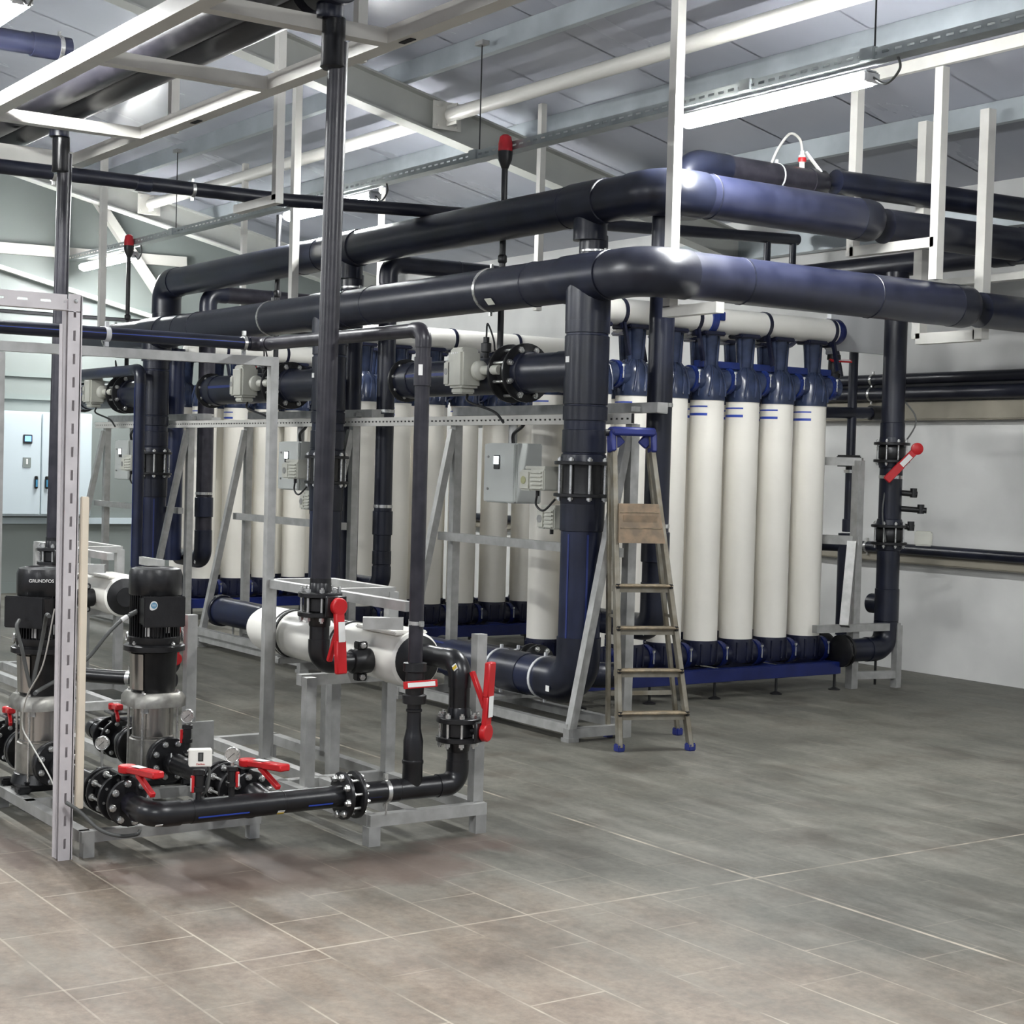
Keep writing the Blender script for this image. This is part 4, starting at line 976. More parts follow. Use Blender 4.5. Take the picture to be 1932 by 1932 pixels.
# ================================================================== step ladder
def make_ladder():
    t = thing('step_ladder', 'worn aluminium step ladder with blue top, standing by the right upright pipe', 'ladder', (-7.35, 6.12, 0))
    F = [V((-7.243, 5.779, 0)), V((-7.091, 6.173, 0))]; B = [V((-7.670, 6.030, 0)), V((-7.545, 6.465, 0))]
    T = [V((-7.485, 5.862, 1.79)), V((-7.405, 6.068, 1.79))]; TB = [V((-7.545, 5.885, 1.75)), V((-7.465, 6.10, 1.75))]
    wdir = (F[1]-F[0]).normalized(); out = V((wdir.y, -wdir.x, 0))
    for i in range(2):
        emit('front_rail', beam(NB(), F[i]+V((0, 0, .02)), T[i], .028, .058, up=out, bev=.003), 'ladder', t)
        emit('rear_leg', beam(NB(), B[i]+V((0, 0, .02)), TB[i], .024, .036, up=out, bev=.003), 'ladder', t)
        for P in (F, B): emit('rubber_foot', box(NB(), P[i]+V((0, 0, .022)), (.05, .05, .044), bev=.006), 'ladderblue', t)
    for k, z in enumerate((.215, .455, .695, .935)):
        f = z/1.80; a = F[0].lerp(T[0], f); b_ = F[1].lerp(T[1], f)
        s = emit('step', beam(NB(), a-out*.02-wdir*.006+V((0, 0, -.022)), b_-out*.02+wdir*.006+V((0, 0, -.022)), .075, .034), 'ladder', t)
        emit('tread', beam(NB(), a+out*.004-wdir*.012, b_+out*.004+wdir*.012, .085, .014, bev=.005), 'tread', s)
        for p in (a, b_): emit('tread_end', box(NB(), p+out*.035+V((0, 0, -.002)), (.022, .022, .026), bev=.004), 'pvc_black', s)
    # folded platform hanging at the front
    c0 = F[0].lerp(T[0], .655)+out*.03; c1 = F[1].lerp(T[1], .655)+out*.03; d0 = F[0].lerp(T[0], .78)+out*.02; d1 = F[1].lerp(T[1], .78)+out*.02
    bm = NB(); lo, hi = (c0+c1)/2, (d0+d1)/2; w0 = (c1-c0).length*.48; w1 = (d1-d0).length*.45; th = out*.022
    vs = []
    for off in (V(), th):
        for q in (lo-wdir*w0, lo+wdir*w0, hi+wdir*w1, hi-wdir*w1): vs.append(bm.verts.new(q+off))
    for f_ in ((0, 1, 2, 3), (7, 6, 5, 4), (0, 4, 5, 1), (1, 5, 6, 2), (2, 6, 7, 3), (3, 7, 4, 0)): bm.faces.new([vs[i] for i in f_])
    p = emit('platform', bm, 'board', t)
    for g in (.38, .78):
        q = lo.lerp(hi, g)+th*1.04; ww = w0*(1-g)+w1*g
        emit('platform_groove', beam(NB(), q-wdir*ww*.94, q+wdir*ww*.94, .005, .003, up=out), 'tread', p)
    emit('stamp_plate', beam(NB(), lo.lerp(hi, .58)+th*1.03-wdir*w1*.85, lo.lerp(hi, .58)+th*1.03+wdir*w1*.85, .055, .003, up=out), 'board', p)
    bm = NB(); beam(bm, T[0]-wdir*.02+V((0, 0, .02)), T[1]+wdir*.02+V((0, 0, .02)), .12, .05, bev=.012)
    for i in range(2):
        q = T[i]+wdir*(.012 if i else -.012)
        beam(bm, q+V((0, 0, .02)), q-V((0, 0, .10))+out*.02, .085, .035, up=wdir, bev=.008)
        beam(bm, q+V((0, 0, .01))-wdir*(.0), q-V((0, 0, .06))+(wdir*-.06 if i else wdir*.06), .06, .03, up=out, bev=.006)
    emit('top_cap', bm, 'ladderblue', t)
    emit('hinge', cyl(NB(), T[0]-wdir*.05-V((0, 0, -.01)), T[0]-wdir*.015-V((0, 0, -.01)), .02, seg=12), 'pvc_black', t)
    for i in range(2):
        a = F[i].lerp(T[i], .42); b_ = B[i].lerp(TB[i], .42); emit('spreader', beam(NB(), a, b_, .005, .018), 'ladder', t)
    emit('rear_brace', beam(NB(), B[0].lerp(TB[0], .15), B[1].lerp(TB[1], .15), .012, .025), 'ladder', t)
    return t
make_ladder()

# ================================================================== feed filters and their risers (two identical lines)
FX = V((-3.47, 0, 0))
def filter_line():
    out = []
    X0, YC, ZC, R = -6.42, 3.80, .722, .117
    t = thing('filter_housing', 'large white plastic filter cylinder lying on the front stand', 'filter', (-7.1, YC, ZC-R), 'white filter cylinders')
    bm = NB(); lathe(bm, [(.02, -.005), (.06, .0), (.092, .03), (.110, .08), (R, .13), (R, 1.28), (R*1.03, 1.33), (R*1.07, 1.38), (R*1.07, 1.565), (R*.96, 1.58)], (-7.79, YC, ZC), (1, 0, 0), 44)
    emit('cylinder', bm, 'white', t)
    emit('cover_plate', box(NB(), (-6.43, YC-.01, ZC+R*1.02), (.36, .17, .018), bev=.006), 'white', t)
    emit('end_disc', lathe(NB(), [(R*.97, 0), (R*.97, .006), (R*.5, .022), (.06, .03)], (-6.215, YC, ZC), (1, 0, 0), 36), 'iron', t)
    for x in (-7.40, -6.80):
        bm = NB(); lathe(bm, [(R, -.028), (R*1.05, -.024), (R*1.05, -.010), (R*1.01, -.006), (R*1.01, .006), (R*1.05, .010), (R*1.05, .024), (R, .028)], (x, YC, ZC), (1, 0, 0), 40)
        s = emit('strap', bm, 'rubber', t)
        bm = NB(); lathe(bm, [(R*1.01, -.005), (R*1.045, -.005), (R*1.045, .005), (R*1.01, .005)], (x, YC, ZC), (1, 0, 0), 40); emit('strap_band', bm, 'zinc', s)
        emit('support_foot', box(NB(), (x, YC, ZC-R-.012), (.07, .20, .03), bev=.004), 'galv_dull', t)
    out.append(t)
    t = thing('filter_stand', 'galvanised square-tube stand carrying the front white filter cylinder', 'frame', (-6.9, 3.7, 0), 'stands of the white filter cylinders')
    zt, zc = .105, .985
    for y in (3.42, 3.62, 3.96): emit('long_rail', beam(NB(), (-8.0 if y < 3.9 else -7.9, y, zt), (-5.92, y, zt), .05, .05), 'galv', t)
    for x in (-5.92, -6.75, -7.95): emit('cross_rail', beam(NB(), (x, 3.40, zt), (x, 3.98, zt), .05, .05), 'galv', t)
    for x in (-5.92, -7.95):
        for y in (3.42, 3.95): emit('foot', box(NB(), (x, y, .04), (.055, .055, .08)), 'galv_dull', t)
    for (x, y, z1) in ((-7.36, 3.64, zc), (-6.58, 3.46, .62), (-6.88, 3.75, .60), (-6.72, 3.96, zc), (-7.33, 3.96, zc), (-5.96, 3.96, .86)):
        emit('post', box(NB(), (x, y, (zt+z1)/2), (.05, .05, z1-zt)), 'galv', t)
    for y in (3.62, 3.96): emit('cradle_rail', beam(NB(), (-7.33, y, zc), (-5.99 if y < 3.9 else -6.72, y, zc-.0), .042, .042), 'galv', t)
    for x in (-7.33, -6.72): emit('cradle_bar', beam(NB(), (x, 3.62, zc), (x, 3.96, zc), .042, .042), 'galv', t)
    emit('clamp_arm', beam(NB(), (-6.07, 3.44, .915), (-5.98, 3.585, .915), .05, .05), 'galv', t)
    emit('lower_tie', beam(NB(), (-6.72, 3.48, .59), (-6.72, 3.96, .59), .05, .05), 'galv', t)
    out.append(t)
    t = thing('riser_pipe', 'tall upright black pipe, front one, from floor valve up to the overhead cradle', 'pipe', (X0, 3.42, .6), 'tall black risers to the overhead cradle')
    r = .044
    emit('pipe', cyl(NB(), (X0, 3.42, 1.06), (X0, 3.445, 3.42), r, seg=28), 'pipe_scuffed', t)
    emit('socket', lathe(NB(), [(r, 3.30), (r*1.28, 3.31), (r*1.18, 3.33), (r*1.18, 3.52), (r, 3.53)], (X0, 3.42, 0), seg=28), 'hdpe_near', t)
    emit('stub', cyl(NB(), (X0, 3.42, .995), (X0, 3.42, 1.08), r*1.06, seg=28), 'hdpe_near', t)
    run(t, [(X0, 3.42, .93), (X0, 3.42, .705), (X0, 3.675, .705)], r, 'hdpe_near', 'hdpe_near', bend=1.5, fitr=1.1, seg=26)
    bm = NB(); lathe(bm, [(r*1.1, -.05), (r*1.25, -.045), (r*1.35, -.015), (r*1.35, .015), (r*1.25, .045), (r*1.1, .05)], (X0, 3.63, .705), (0, 1, 0), 24)
    for s in (-1, 1): box(bm, (X0, 3.63, .705+s*r*1.6), (.045, .05, .035), bev=.005)
    c = emit('clamp_coupling', bm, 'iron', t)
    for s in (-1, 1): bolt(c, (X0+.02, 3.63, .705+s*r*1.6), (1, -.3, 0), .014, .012)
    out.append(t)
    t = butterfly('butterfly_valve', 'valve with long red lever hanging down on the front tall riser', (X0, 3.42, .965), (0, 0, 1), r, .098, .085, 'red-levered valves on the tall risers', stem=(1, .12, 0), along=(.04, 0, -1), L=.29, nb=8, stem_len=.14, sr=.0065, wd=.031)
    return out + [t]
FL = filter_line()
labs = ['smaller-looking white filter cylinder lying behind the left pumps', 'galvanised stand of the rear white filter, seen behind the left pumps', 'tall upright black pipe at far left, behind the slotted post', 'flanged valve on the far left riser, above the left pump motor']
for o, l in zip(FL, labs): dup(o, FX, l)
one('wall_plate', box(NB(), (-9.75, 4.0, .93), (.34, .03, .05)), 'galv', 'pale flat bar on the rear filter stand, behind the right pump motor', 'bracket')

# ---- front pipework before the filters (X = -5.9)
XF, ZF, RF = -5.90, .226, .0455
t = thing('front_pipe', 'low black front pipe with blue stripe, from the left elbow to the flanges', 'pipe', (XF, 2.8, ZF-RF))
run(t, [(-6.07, 2.45, ZF), (XF, 2.45, ZF), (XF, 3.26, ZF)], RF, 'hdpe_near', 'hdpe_near', bend=1.35, fitr=1.08, seg=30)
emit('tee', join(cyl(NB(), (XF, 2.60, ZF), (XF, 2.98, ZF), RF*1.04, seg=30), cyl(NB(), (-6.03, 2.93, ZF+.02), (XF, 2.93, ZF), RF, seg=26)), 'hdpe_near', t)
ca, sa = cos(RAD(-22)), sin(RAD(-22))
for y0, y1 in ((2.615, 2.83), (3.09, 3.20)): emit('blue_stripe', beam(NB(), (XF+RF*1.045*ca, y0, ZF+RF*1.045*sa), (XF+RF*1.045*ca, y1, ZF+RF*1.045*sa), .006, .001, up=(ca, 0, sa)), 'blueline', t)
emit('sticker', beam(NB(), (XF+RF*1.08*cos(-.7), 2.955, ZF+RF*1.08*sin(-.7)), (XF+RF*1.08*cos(-.7), 2.985, ZF+RF*1.08*sin(-.7)), .018, .001, up=(cos(-.7), 0, sin(-.7))), 'label', t)
emit('sticker_band', beam(NB(), (XF+RF*1.1*cos(-.85), 2.955, ZF+RF*1.1*sin(-.85)), (XF+RF*1.1*cos(-.85), 2.985, ZF+RF*1.1*sin(-.85)), .010, .001, up=(cos(-.85), 0, sin(-.85))), 'yellow', t)
emit('sticker', beam(NB(), (XF+RF*.9, 2.44, ZF-.032), (XF+RF*.9, 2.47, ZF-.032), .012, .001, up=(.6, -.3, -.7)), 'label', t)
seam(t, (XF, 2.99, ZF), (0, 1, 0), RF, wd=.003)
flange(t, (XF, 3.268, ZF), (0, 1, 0), .098, .018, 8, side=-1, br=.0148)
t = thing('front_pipe', 'low black pipe right of the front flange pair, with upright valve branches', 'pipe', (XF, 3.6, ZF-RF))
flange(t, (XF, 3.325, ZF), (0, 1, 0), .098, .018, 8, side=1, br=.013)
for k in range(8):
    a = 2*pi*k/8+.2; stud(t, (XF+cos(a)*.078, 3.262, ZF+sin(a)*.078), (XF+cos(a)*.078, 3.345, ZF+sin(a)*.078), .006)
run(t, [(XF, 3.33, ZF), (XF, 3.825, ZF), (XF, 3.825, .42)], RF, 'hdpe_near', 'hdpe_near', bend=1.35, fitr=1.08, seg=28)
emit('blue_stripe', beam(NB(), (XF+RF*1.0*ca, 3.37, ZF+RF*1.0*sa+.004), (XF+RF*1.0*ca, 3.43, ZF+RF*1.0*sa+.004), .005, .002, up=(ca, 0, sa)), 'blueline', t)
clamp(t, (XF, 3.47, ZF), (0, 1, 0), RF*1.03, wd=.009)
emit('clamp_rod', cyl(NB(), (XF+.01, 3.47, .13), (XF+.01, 3.47, ZF-RF), .004, seg=8), 'zinc', t)
coupling(t, (XF, 3.50, ZF), (0, 1, 0), RF, .05)
run(t, [(XF, 3.825, .50), (XF, 3.825, .752), (-6.19, 3.825, .752)], RF, 'hdpe_near', 'hdpe_near', bend=1.5, fitr=1.08, seg=28)
emit('sticker', beam(NB(), (XF+.012, 3.785, .742), (XF+.030, 3.785, .722), .022, .002, up=(.3, -.9, .2)), 'label', t)
emit('sticker_band', beam(NB(), (XF+.016, 3.7845, .736), (XF+.026, 3.7845, .726), .023, .003, up=(.3, -.9, .2)), 'yellow', t)
butterfly('butterfly_valve', 'valve with upward red lever on the right pipe of the front filter', (XF, 3.825, .462), (0, 0, 1), RF, .096, .082, stem=(.90, .43, 0), along=(-.02, 0, 1), L=.30, nb=8, stem_len=.135, sr=.0065, wd=.032)
t = thing('riser_pipe', 'slim upright black pipe with reducer and elbow at its top, centre', 'pipe', (XF, 3.60, .25))
emit('lower_pipe', lathe(NB(), [(.043, .22), (.043, .33), (.046, .335), (.046, .345), (.042, .35), (.042, .43), (.036, .455), (.031, .48), (.030, .55), (.034, .553), (.034, .562), (.030, .565), (.030, .61)], (XF, 3.60, 0), seg=28), 'hdpe_near', t)
run(t, [(XF, 3.60, .73), (XF, 3.60, 2.155), (-7.34, 3.56, 2.155), (-7.34, 3.52, 2.155)], .031, 'pipe_scuffed', 'pipe_scuffed', bend=1.5, fitr=1.12, seg=24)
emit('socket', cyl(NB(), (XF, 3.60, 1.92), (XF, 3.60, 2.04), .0365, seg=26), 'pipe_scuffed', t)
emit('sticker', box(NB(), (XF+.026, 3.600-.026, 1.985), (.018, .003, .045), rot=RAD(45)), 'label', t)
clamp(t, (XF, 3.60, .925), (0, 0, 1), .0285, wd=.008)
emit('sticker', box(NB(), (XF+.008, 3.569, .755), (.022, .002, .008), rot=.4), 'label', t)
t = thing('ball_valve', 'black union ball valve with flat red handle on the slim centre riser', 'valve', (XF, 3.60, .59))
ball_valve(t, (XF, 3.60, .672), (0, 0, 1), .034, (.83, -.55, 0), (.55, .83, .10), hl=.13)
# blue water line along the top rail
t = thing('front_pipe', 'level black pipe with blue stripe running left above the galvanised rail', 'pipe', (-7.32, 2.8, 2.12))
emit('pipe', cyl(NB(), (-7.34, 1.6, 2.150), (-7.34, 3.50, 2.155), .031, seg=26), 'hdpe', t)
emit('blue_stripe', beam(NB(), (-7.309, 1.7, 2.152), (-7.309, 3.45, 2.157), .003, .002, up=(1, 0, 0)), 'blueline', t)
clamp(t, (-7.34, 2.77, 2.152), (0, 1, 0), .031, 'lampbody', wd=.012)
clamp(t, (-7.34, 3.46, 2.155), (0, 1, 0), .033, 'zinc', wd=.008)
t = thing('rail_frame', 'tall galvanised gate-like frame behind the pumps, holding the level black pipe', 'frame', (-7.3, 2.9, 0))
emit('top_rail', beam(NB(), (-7.31, 1.7, 2.062), (-7.31, 3.625, 2.072), .045, .044), 'galv', t)
emit('post', box(NB(), (-7.31, 3.605, 1.07), (.042, .042, 1.96)), 'galv', t)
emit('post', box(NB(), (-7.25, 2.245, 1.06), (.045, .045, 1.95)), 'galv', t)

# ================================================================== pump skid
t = thing('pump_skid', 'low galvanised steel frame carrying the two pumps', 'frame', (-7.3, 2.7, 0))
for y in (2.32, 2.62, 3.06): emit('long_rail', beam(NB(), (-8.6, y, .082), (-6.28, y, .082), .045, .045), 'galv', t)
for x in (-6.28, -6.95, -7.45, -8.58): emit('cross_rail', beam(NB(), (x, 2.30, .082), (x, 3.08, .082), .045, .045), 'galv', t)
for x in (-6.28, -7.35, -8.5):
    for y in (2.33, 3.05): emit('foot', box(NB(), (x, y, .03), (.045, .045, .06)), 'galv', t)
emit('bracket', box(NB(), (-6.50, 2.93, .13), (.03, .10, .06)), 'galv_dull', t)

def make_pump():
    t = thing('booster_pump', 'x', 'pump', (0, 0, 0))
    z0 = .105
    bm = NB(); box(bm, (0, 0, z0+.022), (.22, .22, .044), bev=.012)
    for sx in (-1, 1):
        for sy in (-1, 1): box(bm, (sx*.115, sy*.115, z0+.016), (.06, .06, .034), bev=.008)
    lathe(bm, [(.13, .03), (.115, .07), (.104, .075)], (0, 0, z0), seg=28)
    emit('base', bm, 'iron', t)
    emit('lower_chamber', lathe(NB(), [(.103, .17), (.105, .175), (.105, .31), (.098, .315)], (0, 0, 0), seg=36), 'stainless_mat', t)
    emit('sleeve', lathe(NB(), [(.094, .30), (.098, .305), (.098, .32), (.093, .325), (.093, .47)], (0, 0, 0), seg=40), 'stainless', t)
    emit('type_plate', box(NB(), (.068, -.068, .45), (.035, .004, .035), rot=RAD(45)), 'label', t)
    bm = NB(); pl = []
    for qx, qy in ((1, 1), (-1, 1), (-1, -1), (1, -1)):
        pl += [(.122*qx, .085*qy), (.085*qx, .122*qy)] if qx*qy > 0 else [(.085*qx, .122*qy), (.122*qx, .085*qy)]
    rings = [[bm.verts.new((px*f, py*f, z)) for px, py in pl] for f, z in ((1, .460), (1, .500), (.88, .524))]
    bm.faces.new(rings[0][::-1]); bm.faces.new(rings[2])
    for ra, rb_ in zip(rings, rings[1:]):
        for i in range(8): bm.faces.new((ra[i], ra[(i+1) % 8], rb_[(i+1) % 8], rb_[i]))
    emit('pump_head', bm, 'stainless_mat', t)
    for sx, sy in ((1, 0), (-1, 0), (0, 1), (0, -1)):
        a = RAD(45); px, py = .118*cos(a)*(sx-sy), .118*sin(a)*(sx+sy)
        emit('tie_rod', cyl(NB(), (px, py, .13), (px, py, .50), .006, seg=10), 'zinc', t)
        bolt(t, (px, py, .512), (0, 0, 1), .013, .014)
    bm = NB(); lathe(bm, [(.092, .520), (.098, .53), (.104, .70), (.11, .712)], (0, 0, 0), seg=32)
    emit('lantern', bm, 'iron', t)
    bm = NB(); A = []
    for k in range(9):
        a = RAD(-124+76*k/8); A.append([bm.verts.new((r*cos(a), r*sin(a), z)) for r, z in ((.103, .538), (.109, .70), (.112, .70), (.106, .538))])
    for p, q in zip(A, A[1:]):
        for i in range(4): bm.faces.new((p[i], q[i], q[(i+1) % 4], p[(i+1) % 4]))
    emit('coupling_guard', bm, 'stainless', t)
    emit('motor_flange', lathe(NB(), [(.125, .708), (.138, .713), (.138, .735), (.125, .742)], (0, 0, 0), seg=36), 'iron', t)
    for k in range(4):
        a = RAD(20+90*k); bolt(t, (.122*cos(a), .122*sin(a), .742), (0, 0, 1), .010, .010)
    bm = NB(); cyl(bm, (0, 0, .742), (0, 0, .985), .102, seg=36)
    for k in range(44):
        a = 2*pi*k/44; beam(bm, (.106*cos(a), .106*sin(a), .775), (.106*cos(a), .106*sin(a), .985), .004, .016, up=(cos(a), sin(a), 0))
    lathe(bm, [(.113, .742), (.116, .755), (.116, .775), (.11, .78)], (0, 0, 0), seg=32)
    emit('motor', bm, 'pvc_black', t)
    emit('fan_cover', lathe(NB(), [(.118, .965), (.121, .97), (.121, 1.06), (.113, 1.083), (.09, 1.090), (.085, 1.084), (0, 1.084)], (0, 0, 0), seg=10, phase=.1), 'iron', t)
    A_ = RAD(-8)
    tb = emit('terminal_box', box(NB(), (.108*cos(A_), .108*sin(A_), .900), (.11, .180, .130), rot=A_, bev=.008), 'iron', t)
    emit('box_lid', box(NB(), (.166*cos(A_), .166*sin(A_), .900), (.012, .188, .138), rot=A_, bev=.004), 'iron', tb)
    for k in range(2):
        a = RAD(-100+k*172)
        bm = NB(); c = V((.125*cos(a), .125*sin(a), .775)); pts = [c+V((cos(a+pi/2)*.020*cos(q*pi/6), sin(a+pi/2)*.020*cos(q*pi/6), .020*sin(q*pi/6))) for q in range(13)]
        emit('eye_bolt', sweep(bm, pts, .005, 8, caps=False), 'zinc', t)
    emit('data_plate', box(NB(), (.084, -.068, .805), (.003, .022, .045), rot=RAD(-38)), 'label', t)
    emit('data_plate', box(NB(), (.104, .02, .82), (.003, .02, .045), rot=RAD(10)), 'label', t)
    for s in (-1, 1):
        emit('neck', cyl(NB(), (s*.08, 0, .240), (s*.17, 0, .240), .05, seg=24), 'stainless_mat', t)
        f = emit('flange', lathe(NB(), [(.096, .165), (.099, .169), (.099, .185), (.094, .188), (.094, .196), (.099, .199), (.099, .214), (.096, .218)], (0, 0, .240), (s, 0, 0), 34), 'iron', t)
        for k in range(8):
            a = 2*pi*(k+.5)/8; bolt(t, (s*.218, .077*cos(a), .240+.077*sin(a)), (s, 0, 0), .0140, .013)
    return t
P1 = make_pump()
P1['label'] = 'left black and steel upright pump, partly hidden by the slotted post'; P1.location = V((-7.20, 2.45, 0)); P1['group'] = 'upright pumps on the skid'
P2 = dup(P1, (.11, .48, 0), 'right black and steel upright pump with round logo on its box')
for c_ in P1.children:
    if c_.name.startswith('terminal_box'): c_.rotation_euler.z = RAD(-40)
# lettering on the left fan cover, badge on the right box
tc = V((cos(RAD(-8)), sin(RAD(-8)), 0)); tr = V((-tc.y, tc.x, 0))
text('GRUNDFOS', .020, P1.location+V((.124*cos(RAD(-24)), .124*sin(RAD(-24)), 1.035)), V((-sin(RAD(-24)), cos(RAD(-24)), 0)), (0, 0, 1), P1, 'label', 'lettering', .0002)
c = P2.location + V((.1735*cos(RAD(-8)), .1735*sin(RAD(-8)), .930)) - tr*.050
bm = NB(); pts = []
for k in range(24):
    a = 2*pi*k/24; rr_ = .017*(1+.35*max(0, cos(a-RAD(225)))**6); pts.append(c + tr*cos(a)*rr_ + V((0, 0, 1))*sin(a)*rr_*1.15)
f0 = [bm.verts.new(p+tc*.0005) for p in pts]; f1 = [bm.verts.new(p-tc*.002) for p in pts]; bm.faces.new(f0); bm.faces.new(f1[::-1])
for i in range(24): bm.faces.new((f0[i], f1[i], f1[(i+1) % 24], f0[(i+1) % 24]))
emit('badge', bm, 'label', P2)
bm = NB(); lathe(bm, [(.0135, 0), (.0135, .001)], c+tc*.0008, tc, 24); emit('badge_disc', bm, 'logo', P2)
for s, h in ((0, .0035), (-.006, .002), (.006, .002)): emit('badge_line', beam(NB(), c+tc*.002-tr*.009+V((0, 0, s)), c+tc*.002+tr*.009+V((0, 0, s)), h*.7, .0008, up=tc), 'label', P2)

# cables of the pump motors
one('motor_cable', sweep(NB(), smooth_pts([(-7.045, 2.80, .88), (-7.03, 2.75, .86), (-7.02, 2.68, .80), (-7.03, 2.60, .70), (-7.02, 2.50, .63), (-6.95, 2.36, .58), (-6.7, 2.25, .60)]), .0085, 12), 'cable', 'thick grey cable curving from the right pump motor to the post', 'cable')
one('cable_gland', join(cyl(NB(), (-7.045, 2.79, .877), (-7.055, 2.83, .893), .012, seg=14)), 'cable', 'grey cable gland on the right pump terminal box', 'gland')
one('cable_marker', cyl(NB(), (-7.035, 2.775, .872), (-7.028, 2.745, .857), .0115, seg=14), 'label', 'white cable marker sleeve near the right pump gland', 'marker')
one('motor_cable', sweep(NB(), smooth_pts([(-7.07, 2.30, .87), (-7.04, 2.28, .84), (-7.03, 2.30, .75), (-7.03, 2.33, .62), (-7.03, 2.345, .58), (-7.02, 2.36, .66), (-7.0, 2.38, .80), (-6.9, 2.36, .90), (-6.6, 2.27, .93)]), .0085, 12), 'cable', 'grey cable looping down from the left pump motor', 'cable')
one('thin_cable', sweep(NB(), smooth_pts([(-6.38, 2.215, .98), (-6.46, 2.20, .75), (-6.62, 2.19, .60), (-6.70, 2.20, .47), (-6.60, 2.21, .40), (-6.38, 2.215, .30), (-6.33, 2.225, .22)]), .0030, 10), 'whitecable', 'thin pale wire hanging beside the slotted post', 'cable')
one('floor_cable', sweep(NB(), smooth_pts([(-6.235, 2.225, .235), (-6.20, 2.27, .20), (-6.15, 2.33, .135), (-6.12, 2.40, .108), (-6.12, 2.47, .106), (-6.16, 2.50, .11)]), .0075, 12), 'cable', 'grey cable from the slotted post to the foot of the front flange', 'cable')

# ---- pipe lines left and right of each pump
def disc_pair(t, x, y, z, r=.093, gap=.02, side=1):
    flange(t, (x, y, z), (1, 0, 0), r, .016, 8, side=side, br=.0115)
def pump_line(y, x0, tail, lab1, lab2, handle, zz=.232):
    t = thing('pump_pipe', lab1, 'pipe', (x0, y, zz-.04))
    f = lambda a, b, r, m='hdpe_near': emit('pipe', cyl(NB(), (a, y, zz), (b, y, zz), r, seg=28), m, t)
    f(x0+.218, tail-.30, .043)
    coupling(t, (x0+.27, y, zz), (1, 0, 0), .043, .05)
    emit('sticker', box(NB(), (x0+.29, y-.03, zz+.038), (.004, .004, .03)), 'label', t)
    for xx, s in ((tail-.30, -1), (tail-.255, 1)):
        flange(t, (xx, y, zz), (1, 0, 0), .093, .014, 8, side=s, br=.0145)
    emit('check_valve', cyl(NB(), (tail-.30, y, zz), (tail-.15, y, zz), .052, seg=26), 'iron', t)
    for k in range(8):
        a = 2*pi*k/8+.2; stud(t, (tail-.30, y+cos(a)*.074, zz+sin(a)*.074), (tail-.11, y+cos(a)*.074, zz+sin(a)*.074), .0055)
    b = thing('butterfly_valve', lab2, 'valve', (tail-.06, y, zz-.09))
    for xx, s in ((tail-.12, -1), (tail-.02, 1)): flange(b, (xx, y, zz), (1, 0, 0), .096, .014, 8, side=s, br=.0148, bolts=s > 0)
    emit('valve_body', lathe(NB(), [(.05, -.05), (.062, -.03), (.062, .03), (.05, .05)], (tail-.07, y, zz), (1, 0, 0), 26), 'iron', b)
    emit('stem_neck', cyl(NB(), (tail-.07, y, zz+.05), (tail-.07, y, zz+.115), .018, seg=14), 'iron', b)
    emit('index_plate', box(NB(), (tail-.075, y, zz+.112), (.13, .08, .010), bev=.003), 'cable', b)
    handle_lever(b, (tail-.03, y-.01, zz+.130), (0, 0, 1), handle, .27, wd=.029)
    emit('outlet', cyl(NB(), (tail-.02, y, zz), (tail+.075, y, zz-.02), .043, seg=28), 'pipe_scuffed', b)
pump_line(2.45, -7.20, -6.12, 'short black flanged pipe between left pump and front valve', 'front valve with big red lever, beside the slotted post', (1, .07, 0))
pump_line(2.93, -7.09, -6.04, 'short black flanged pipe right of the right pump', 'valve with red lever behind the low front pipe, right of the gauges', (.95, .12, 0))

def back_line(y, x0, lab1, lab2):
    zz = .240
    t = thing('pump_pipe', lab1, 'pipe', (x0-.4, y, zz-.05))
    emit('pipe', cyl(NB(), (x0-.218, y, zz), (x0-.40, y, zz), .043, seg=28), 'hdpe_near', t)
    clamp(t, (x0-.33, y, zz), (1, 0, 0), .044, 'cable')
    flange(t, (x0-.40, y, zz), (1, 0, 0), .093, .016, 8, side=1, br=.011)
    run(t, [(x0-.50, y, zz), (x0-.78, y, zz), (x0-.78, y+.30, zz)], .043, 'hdpe_near', seg=24)
    b = thing('butterfly_valve', lab2, 'valve', (x0-.46, y, zz))
    flange(b, (x0-.50, y, zz), (1, 0, 0), .093, .016, 8, side=-1, br=.011)
    emit('valve_body', cyl(NB(), (x0-.49, y, zz), (x0-.41, y, zz), .062, seg=24), 'iron', b)
    emit('stem_neck', cyl(NB(), (x0-.45, y, zz+.05), (x0-.45, y, zz+.125), .02, seg=14), 'iron', b)
    emit('index_plate', box(NB(), (x0-.44, y, zz+.122), (.13, .08, .010), bev=.003), 'cable', b)
    handle_lever(b, (x0-.47, y, zz+.145), (0, 0, 1), (.9, -.2, 0), .16, wd=.022)
    for k in range(8):
        a = 2*pi*k/8+.2; stud(b, (x0-.52, y+cos(a)*.074, zz+sin(a)*.074), (x0-.38, y+cos(a)*.074, zz+sin(a)*.074), .0055)
back_line(2.93, -7.10, 'black flanged pipe behind the right pump, left side', 'small red-levered valve behind the slotted post, low')
back_line(2.45, -7.20, 'black flanged pipe at the left edge, behind the left pump', 'red-levered valve at the left picture edge, low')
t = thing('suction_pipe', 'black horizontal pipe with couplings just behind the right pump', 'pipe', (-7.9, 3.1, .4))
emit('pipe', sweep(NB(), smooth_pts([(-8.25, 2.74, .56), (-8.10, 2.86, .50), (-7.95, 2.98, .485), (-7.6, 3.25, .49)]), .036, 20), 'hdpe_near', t)
coupling(t, (-7.72, 3.16, .487), (.79, .61, 0), .036, .06); clamp(t, (-7.80, 3.10, .486), (.79, .61, 0), .037)
t = thing('stand_post', 'short galvanised post with flat foot right of the right pump', 'post', (-7.35, 3.22, 0))
